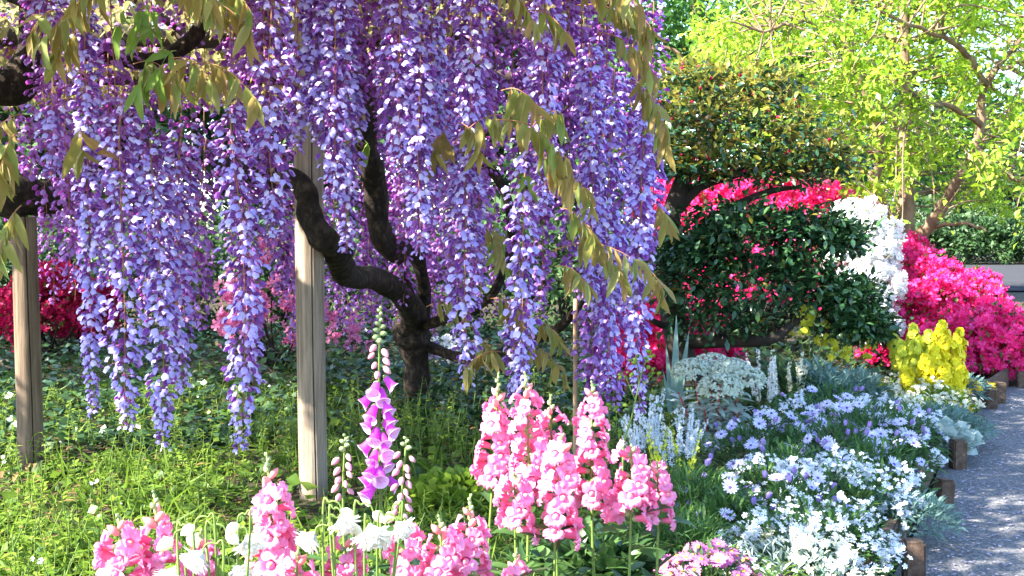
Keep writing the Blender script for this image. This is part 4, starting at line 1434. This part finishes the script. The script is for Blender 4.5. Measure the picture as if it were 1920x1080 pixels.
# ---- mounded bed plants
OST = [tpl_mesh(daisy(14, 1, .34, c, .2, 0, s), 'flower', [M['osteo'], M['osteoc'], M['budgreen']]) for s, c in ((1, .1), (2, .3), (3, -.05))]
OSB = tpl_mesh(join_tpl(*[xf(grid_tpl(lambda u, v: (u, v * .22 * math.sin(math.pi * min(.9, .2 + .6 * u)), .12 + .22 * math.sin(u * 2.4)), 2, 1, 0), rot('X', a)) for a in np.linspace(0, 2 * math.pi, 9)[:-1]]), 'closed_flower', [M['osteobud']])
MAR = [tpl_mesh(daisy(15, 1, .36, c, .26, 0, s), 'flower', [M['margpetal'], M['margc'], M['budgreen']]) for s, c in ((5, .05), (6, .15), (7, -.1))]
NEM = flower5(1, .15, 5, 1.0, (0, 1), .18, 1)


def mound(name, label, cat, px, py, zc, rx, rz, leaf, nleaf, lsz, ltpl=LEAFN, group=None, ry=None, seed=0, up=.3, spill=0.0):
    """rounded plant: its flower surface is seen about px, py at height zc"""
    c = G(px, py, zc)
    c[0] = min(c[0], float(edge_x(c[1])) - .03 - rx * .88 + .02 + spill)
    r = np.random.default_rng(seed + int(px + py))
    gz0 = float(bedz(c[0], c[1])) - .02
    root = thing(name, (c[0], c[1], gz0), label, cat, group)
    ry = ry or rx
    H = zc - gz0 + rz * .3
    f = MB()
    dd = randdir(nleaf, 0, 1, r)
    q = r.uniform(.35, .97, nleaf) ** .5
    pt = dd * q[:, None] * [rx, ry, H]
    f.scatter(ltpl, frames(nrm(dd + r.normal(0, .5, dd.shape) + [0, 0, up]), r.normal(0, .5, nleaf)), pt, r.uniform(*lsz, nleaf))
    for k in range(10):
        e = randdir(1, .2, 1, r)[0] * [rx, ry, H] * .8
        f.tube(np.linspace([0, 0, 0], e, 4), [.004, .003, .0025, .002], 4, 1, False)
    part('foliage', f.mesh('foliage', [leaf, M['stem']]), root, kind='stuff')
    return root, r, (rx, ry, H)


def surface(r, n, dims, zmin=.15, jit=.06):
    dd = randdir(n, zmin, 1, r)
    return dd * np.array(dims) * r.uniform(.95, 1.05 + jit, n)[:, None], dd


def daisies(root, r, dims, n, meshes, sz, closed=None, face=.5):
    pt, dd = surface(r, n * 3, dims)
    keep = []
    for i in range(len(pt)):                                # keep the heads apart
        if all(np.linalg.norm(pt[i] - pt[j]) > sz * 1.25 for j in keep):
            keep.append(i)
        if len(keep) >= n:
            break
    for k, i in enumerate(keep):
        dv = nrm(dd[i] * .7 + [0, -face, .5] + r.normal(0, .38, 3))
        if closed and r.random() < .36:
            part('closed_flower', closed, root, tuple(pt[i]), frames(nrm(dv + [0, 0, .8]))[0], float(sz * .8))
        else:
            part('flower', meshes[k % len(meshes)], root, tuple(pt[i]), frames(dv, np.array([r.uniform(0, 6)]))[0], float(sz * r.uniform(.85, 1.1)))


def speckle(root, r, dims, n, tpl, mats, sz, spikes=False, name='blossoms', zmin=.15):
    b = MB()
    pt, dd = surface(r, n, dims, zmin, .12)
    # gather in heads
    k = max(6, n // 12)
    hd = pt[:k]
    idx = r.integers(0, k, n)
    pt = np.where((r.random(n) < .8)[:, None], hd[idx] + r.normal(0, sz * 1.1, (n, 3)), pt)
    dv = nrm(dd * .5 + [0, -.35, .55] + r.normal(0, .4, (n, 3)))
    b.scatter(tpl, frames(dv, r.uniform(0, 6, n)), pt, r.uniform(.7, 1.2, n) * sz)
    part(name, b.mesh(name, mats), root, kind='stuff')


def osteo(label, px, py, zc=.22, rx=.22, rz=.1, n=22, seed=0, sz=.0255):
    root, r, dims = mound('african_daisy', label, 'daisy plant', px, py, zc, rx, rz, M['feather'], 750, (.03, .06), LEAFN, 'white and lavender african daisies', seed=seed)
    daisies(root, r, dims * np.array([1, 1, 1.12]), int(n * 1.5), OST, sz, OSB)


def nemesia(label, px, py, zc=.2, rx=.22, rz=.08, n=420, seed=0, sz=.0086, mats=None, leaf='feather'):
    root, r, dims = mound('white_nemesia', label, 'nemesia', px, py, zc, rx, rz, M[leaf], 800, (.025, .05), LEAFN, 'white nemesias in the bed', seed=seed)
    speckle(root, r, dims, int(n * (1.0 if py > 900 else 1.3)), NEM, mats or [M['nemesia'], M['cream']], sz)


osteo('african daisies in the middle of the bed with many lavender closed heads', 1540, 800, .24, .25, .1, 28, 1)
osteo('african daisies beside the silver spurge', 1430, 800, .22, .2, .1, 20, 2)
osteo('african daisies in the far middle of the bed below the blue green foliage', 1610, 775, .24, .26, .1, 26, 3)
osteo('african daisies near the path above the dark timber stakes', 1660, 840, .22, .2, .1, 18, 4)
osteo('lavender african daisies among white nemesia in the near bed', 1490, 925, .2, .17, .08, 16, 5)
osteo('sparse african daisies beside the short right snapdragon', 1330, 900, .2, .15, .08, 12, 6)
osteo('african daisies low behind the pink marguerites', 1375, 940, .2, .13, .08, 10, 7)
osteo('african daisies at the far edge of the bed near the grey green mound', 1715, 785, .2, .18, .08, 14, 8)
osteo('pale african daisies farthest back beside the cream flowers', 1560, 735, .24, .24, .08, 16, 9)
osteo('purple tinged african daisies in front of the silver spurge', 1480, 850, .22, .2, .08, 18, 10)
nemesia('white nemesia mound nearest the picture edge by the first stake', 1590, 960, .2, .2, .08, 460, 1)
nemesia('white nemesia left of the nearest mound beside the pink marguerites', 1460, 985, .2, .17, .08, 380, 2)
nemesia('broad white nemesia in the middle of the bed over the dark timber', 1690, 880, .2, .22, .08, 520, 3)
nemesia('white nemesia beside the lavender daisies at the centre of the bed', 1570, 890, .21, .2, .08, 430, 4)
nemesia('white nemesia in front of the silver spurge', 1440, 880, .2, .17, .08, 360, 5)
nemesia('white nemesia in the far bed below the yellow stocks', 1650, 765, .22, .25, .08, 480, 6)
nemesia('white nemesia in the far bed below the blue green foliage', 1500, 760, .22, .22, .08, 420, 7)
nemesia('small white nemesia at the timber edge beyond the second stake', 1730, 825, .17, .16, .06, 280, 8)
nemesia('small white nemesia tuft above the nearest timber board', 1640, 1000, .16, .12, .06, 220, 9)

for lab, px, py, rx, n, sd in [('mound of cream flowers with silvery leaves at the bottom of the bed', 1560, 1030, .19, 300, 1), ('cream yellow flower mound below the yellow stocks', 1760, 728, .24, 420, 2),
                               ('cream flower mound left of the yellow stocks', 1665, 718, .22, 380, 3), ('cream flower drift at the far timber corner', 1800, 755, .16, 220, 4)]:
    root, r, dims = mound('cream_alyssum', lab, 'flower mound', px, py, .18, rx, .07, M['silver'] if sd == 1 else M['weed'], 700, (.02, .045), LEAFN, 'cream flower mounds', seed=sd)
    speckle(root, r, dims, n, NEM, [M['cream'], M['yellow']], .011)

for lab, px, py, zc, rx, leaf, n, ls, tp, nm in [
        ('grey green trailing mound of fine leaves at the path edge', 1785, 770, .16, .26, 'blueleaf', 2600, (.02, .05), LEAFN, 'trailing_mound'),
        ('silver leaved plant spilling at the timber stake', 1770, 812, .12, .12, 'silver', 220, (.04, .07), ROUND, 'silver_plant'),
        ('grey green trailing tuft over the nearest timber boards', 1690, 935, .14, .17, 'blueleaf', 1200, (.02, .045), LEAFN, 'trailing_mound'),
        ('feathery dark green tuft between snapdragons and daisies', 1270, 985, .2, .17, 'feather', 2200, (.05, .09), BLADE, 'feathery_plant'),
        ('feathery green tuft behind the short right snapdragon', 1290, 905, .22, .17, 'feather', 1600, (.05, .09), BLADE, 'feathery_plant'),
        ('blue green fleshy leaves beside the pink marguerites', 1480, 1060, .12, .14, 'blueleaf', 260, (.03, .05), ROUND, 'sedum_plant'),
        ('blue green needle leaved spurge behind the african daisies', 1530, 690, .3, .2, 'blueleaf', 1100, (.05, .09), LEAFN, 'blue_spurge'),
        ('second blue green needle leaved spurge left of the cream flowers', 1610, 700, .26, .15, 'blueleaf', 700, (.05, .08), LEAFN, 'blue_spurge'),
        ('dark green needle leaved plant under the camellia boughs', 1470, 690, .3, .2, 'farleaf', 900, (.06, .10), LEAFN, 'dark_needle_plant'),
        ('dark leafy plant under the snapdragons beside the marguerites', 1120, 1040, .2, .15, 'snapleaf', 900, (.06, .10), LEAFL, 'leafy_plant'),
        ('dark leafy clump under the front middle snapdragons', 840, 1075, .3, .14, 'snapleaf', 420, (.05, .09), LEAFL, 'leafy_plant'),
        ('bright green parsley like clump behind the front snapdragons', 850, 900, .12, .22, 'weed', 1500, (.02, .045), ROUND, 'leafy_weed'),
        ('pale green grassy tuft left of the tall snapdragons', 1010, 1060, .15, .12, 'feather', 500, (.05, .08), LEAFN, 'leafy_weed'),
        ('green shoots in the bed in front of the nearest nemesia', 1420, 1000, .12, .1, 'weed', 300, (.04, .07), LEAFN, 'leafy_weed')]:
    mound(nm, lab, 'plant', px, py, zc, rx, .05, M[leaf], n, ls, tp, seed=5, spill=.14 if 'trailing' in nm or 'silver_pl' in nm else 0)

# low leaves filling the bed between the plants
b = MB()
N = 9000
y = 1 / rng.uniform(1 / 6.3, 1 / 2.1, N)
x = edge_x(y) - .08 - rng.uniform(0, 1.35, N)
b.scatter(LEAFN, frames(randdir(N, .0, .9)), np.stack([x, y, bedz(x, y) + rng.uniform(0, .07, N)], 1), rng.uniform(.03, .07, N))
tag(part('bed_ground_cover', b.mesh('bed_ground_cover', [M['cover']])), 'low green leaves filling the gaps of the flower bed', 'ground cover', kind='stuff')

# pink marguerites
for lab, px, py, zc, rx, n, sd in [('domed pink marguerite covered with orange centred daisies at the bottom', 1330, 1050, .22, .14, 70, 1), ('low pink marguerite at the bottom edge right of the domed one', 1470, 1105, .12, .11, 26, 2),
                                   ('pink marguerite half hidden under the right snapdragons', 1185, 1015, .14, .10, 14, 3)]:
    root, r, dims = mound('pink_marguerite', lab, 'marguerite', px, py, zc, rx, .05, M['snapleaf'], 900, (.025, .05), LEAFN, 'pink marguerites', seed=sd)
    daisies(root, r, dims, int(n * 1.5), MAR, .0195, None, .45)


# white flower spikes
def spike_plant(label, px, py, z, n, h, spread, mats, seed, name='white_salvia', cat='salvia', fsz=.008, group='plants with white flower spikes', dens=70, leafm='feather'):
    c = G(px, py, z)
    root = thing(name, (c[0], c[1], float(bedz(c[0], c[1])) - .01), label, cat, group)
    r = np.random.default_rng(seed)
    for k in range(n):
        a = np.array([r.normal(0, spread * .4), r.normal(0, spread * .4), 0])
        hh = h * r.uniform(.7, 1.1)
        e = a + [r.normal(0, spread), r.normal(0, spread), hh]
        b = MB()
        pts = smooth_line([a, (a + e) / 2 + r.normal(0, .01, 3), e], 4)
        b.tube(pts, np.linspace(.0025, .001, len(pts)), 4, 0, False)
        m = int(dens * r.uniform(.7, 1.2))
        u = r.uniform(.5, 1, m)
        lp = np.stack([np.interp(u * (len(pts) - 1), np.arange(len(pts)), pts[:, j]) for j in range(3)], 1)
        dv = randdir(m, -.2, .6, r)
        b.scatter(xf(flower5(1, .4, 4, .9, (1, 1), 0, 1)), frames(dv), lp + dv * fsz * .6, fsz * (1.25 - .75 * u) * r.uniform(.9, 1.5, m))
        m = 14
        u = r.uniform(.02, .55, m)
        lp = np.stack([np.interp(u * (len(pts) - 1), np.arange(len(pts)), pts[:, j]) for j in range(3)], 1)
        b.scatter(xf((LEAFN[0], [(fa, 2) for fa, _ in LEAFN[1]])), frames(randdir(m, .0, .6, r)), lp, r.uniform(.03, .06, m))
        part('flower_spike', b.mesh('flower_spike', [M['stem'], mats, M[leafm]]), root)


spike_plant('white spikes left of the silver spurge behind the pink snapdragons', 1205, 840, .2, 14, .32, .05, M['nemesia'], 1)
spike_plant('white spikes just in front of the silver spurge', 1265, 850, .2, 14, .28, .05, M['nemesia'], 2)
spike_plant('white spikes at the right side of the silver spurge', 1440, 745, .22, 9, .34, .04, M['white'], 3)
spike_plant('white spikes with yellow tips among the far african daisies', 1490, 735, .2, 8, .3, .04, M['cream'], 4)
spike_plant('lime green shoots between the white spikes and the snapdragons', 1250, 880, .22, 9, .3, .06, M['lime'], 5, 'lime_shoots', 'plant', .007, None, 30)

# yellow stocks: dense spikes
root = thing('yellow_stock', tuple(P(1750, 740, 5.68) * [1, 1, 0] + [0, 0, .05]), 'dense bright yellow flower spikes in front of the magenta azaleas', 'stock')
r = np.random.default_rng(3)
gl = np.array(root.location)
for (px, ytop, d, w) in [(1768, 603, 5.75, 24), (1712, 612, 5.80, 22), (1800, 620, 5.65, 24), (1740, 622, 5.80, 22), (1688, 640, 5.80, 20), (1785, 640, 5.60, 26), (1755, 650, 5.55, 24), (1715, 642, 5.60, 22), (1735, 668, 5.50, 22),
                         (1695, 690, 5.50, 20), (1775, 685, 5.45, 22), (1805, 690, 5.50, 20), (1668, 612, 6.00, 16)]:
    q = P(px, ytop, d) - gl
    s = np.array([q[0] * .6, q[1] * .6, 0])
    b = MB()
    b.tube(np.linspace(s, q, 5), [.005, .004, .004, .003, .002], 5, 0, False)
    m = 130
    u = r.uniform(.42, 1.0, m)
    rad = .72 * w / F * d * np.clip((1.06 - u) / .25, .3, 1)
    phi = r.uniform(0, 6.3, m)
    dv = np.stack([np.cos(phi), np.sin(phi), .3 + r.normal(0, .25, m)], 1)
    lp = s + (q - s) * u[:, None] + nrm(dv) * (rad * r.uniform(.6, 1, m))[:, None]
    b.scatter(xf(flower5(1, .25, 4, 1.1, (1, 1), 0, 2)), frames(dv, r.uniform(0, 6, m)), lp, r.uniform(.012, .019, m))
    m = 24
    lp = s + (q - s) * r.uniform(.05, .5, m)[:, None]
    b.scatter(xf((LEAFN[0], [(fa, 2) for fa, _ in LEAFN[1]])), frames(randdir(m, 0, .6, r)), lp, r.uniform(.05, .09, m))
    part('flower_spike', b.mesh('flower_spike', [M['stem'], M['lime' if px < 1745 and ytop < 660 else 'yellow'], M['weed']]), root)  # upper left spikes take lime petals to imitate yellow in shade

# golden bidens trailing at the corner
for lab, px, py, rx, n, sd in [('golden trailing daisies over a grey green mound at the far corner', 1860, 705, .22, 46, 1), ('small golden trailing flowers below the yellow stocks', 1800, 738, .13, 30, 2)]:
    root, r, dims = mound('golden_bidens', lab, 'flower mound', px, py, .16, rx, .06, M['blueleaf'] if sd == 1 else M['weed'], 1300, (.03, .06), LEAFN, 'golden trailing flowers', seed=sd)
    speckle(root, r, dims, n, flower5(1, .15, 5, .9, (0, 1), .2, 1), [M['gold'], M['margc']], .018, zmin=-.0)

# lime yellow columbine behind the bed
YCF = tpl_mesh(flower5(1, .5, 5, .8, (0, 0), .2, 2), 'flower', [M['lime']])
root = thing('yellow_columbine', tuple(P(1525, 735, 6.0) * [1, 1, 0]), 'tall thin stems with lime yellow flowers behind the african daisies', 'columbine')
r = np.random.default_rng(8)
gl = np.array(root.location)
for px, py, d in [(1500, 620, 6.0), (1525, 605, 5.95), (1545, 630, 6.0), (1580, 640, 5.95), (1612, 632, 5.95), (1590, 670, 5.9), (1640, 655, 6.0), (1515, 590, 6.0), (1560, 655, 5.95)]:
    q = P(px, py, d) - gl
    s = r.normal(0, .025, 3) * [1, 1, 0]
    ln = smooth_line([s, s + (q - s) * [.35, .5, .6], q], 6)
    b = MB()
    b.tube(ln, np.linspace(.005, .002, len(ln)), 5, 0, False)
    st = part('stem', b.mesh('stem', [M['stem']]), root)
    for k in range(7):
        part('flower', YCF, st, tuple(q + r.normal(0, .03, 3)), frames(randdir(1, -.5, .5, r))[0], float(r.uniform(.018, .028)))

# silver spurge: red stems, whorled leaves, domed heads
SPL = [tpl_mesh(leaf_tpl(.32, 3, .2, b_), 'leaf', [M['silver']]) for b_ in (.1, .35)]
root = thing('silver_spurge', tuple(P(1335, 860, 4.72) * [1, 1, 0] + [0, 0, .03]), 'silver leaved spurge with red stems and pale domed heads beside the bed', 'spurge')
r = np.random.default_rng(9)
gl = np.array(root.location)
for i, (px, ytop, d, head) in enumerate([(1300, 690, 4.8, 1), (1335, 680, 4.85, 1), (1372, 690, 4.75, 1), (1395, 705, 4.7, 1), (1350, 720, 4.6, 1), (1272, 735, 4.65, 0), (1390, 765, 4.6, 0), (1320, 760, 4.55, 0)]):
    q = P(px, ytop, d) - gl
    s = np.array([q[0] * .45, q[1] * .6, 0])
    ln = smooth_line([s, s + (q - s) * [.4, .4, .5], q], 6)
    b = MB()
    b.tube(ln, np.linspace(.006, .004, len(ln)), 6, 0)
    st = part('stem', b.mesh('stem', [M['redstem']]), root)
    for k in range(40):
        u = .18 + .8 * k / 40
        if head and u > .8:
            continue
        lp = np.array([np.interp(u * (len(ln) - 1), np.arange(len(ln)), ln[:, j]) for j in range(3)])
        az = k * 2.4
        dv = np.array([math.cos(az), math.sin(az), -.35 + 1.3 * (u - .3) * (0.6 if head else 1.2)])
        part('leaf', SPL[k % 2], st, tuple(lp), frames(dv, np.array([r.normal(0, .2)]))[0], float(r.uniform(.085, .115) * (1.05 - .35 * u)))
    if head:
        b = MB()
        m = 200
        dd = randdir(m, -.35, 1, r)
        pt = q + dd * [.085, .08, .055] + [0, 0, -.02]
        b.scatter(flower5(1, .5, 3, 1.3, (0, 0), .3, 1), frames(nrm(dd + [0, 0, .5]), r.uniform(0, 6, m)), pt, r.uniform(.010, .017, m))
        part('flower_head', b.mesh('flower_head', [M['spurge']]), st, kind='stuff')

# sword leaves beside the spurge
root = thing('iris_leaves', tuple(P(1262, 770, 5.4) * [1, 1, 0]), 'grey green sword shaped leaves between the wisteria and the camellia', 'iris')
gl = np.array(root.location)
for k, (px, py, l) in enumerate([(1268, 585, 0), (1290, 615, 0), (1250, 640, 0), (1300, 650, 0), (1238, 690, 0)]):
    q = P(px, py, 5.4) - gl
    v = q - [rng.normal(0, .02), rng.normal(0, .02), 0]
    part('leaf', tpl_mesh(leaf_tpl(.075, 6, .3, .1, pt=.35), 'leaf', [M['blueleaf']]), root, (0, 0, 0), frames(v, up=(0, -1, .2))[0], float(np.linalg.norm(v)))

# tall seeding weed in front of the wisteria end
root = thing('tall_weed', tuple(P(1172, 1000, 3.0) * [1, 1, 0]), 'tall thin green weed with small buds right of the pink snapdragons', 'weed')
gl = np.array(root.location)
b = MB()
ln = smooth_line([[0, 0, 0], P(1168, 860, 3.0) - gl, P(1185, 780, 3.0) - gl, P(1205, 690, 3.0) - gl], 6)
b.tube(ln, np.linspace(.004, .0015, len(ln)), 5, 0, False)
for e in [(1150, 760), (1172, 705), (1225, 700), (1215, 665), (1195, 680), (1160, 800)]:
    q = P(*e, 3.0) - gl
    s = ln[np.argmin(((ln - q - [0, 0, -.05]) ** 2).sum(1))]
    b.tube(np.linspace(s, q, 4), .0013, 4, 0, False)
    k = 6
    b.scatter(bud_tpl(1, 5, .4), frames(randdir(k, -.2, 1)), q + rng.normal(0, .008, (k, 3)), rng.uniform(.008, .016, k))
part('stem', b.mesh('stem', [M['stem'], M['weed']]), root)

# grey plank lying on the ground far left
me = box_mesh('wooden_plank', .9, .16, .04, M['post'])
o = part('wooden_plank', me, None, tuple(P(-70, 715, 7.0)))
o.location.z = .12
tag(o, 'pale wooden plank low at the left edge behind the left post', 'plank')
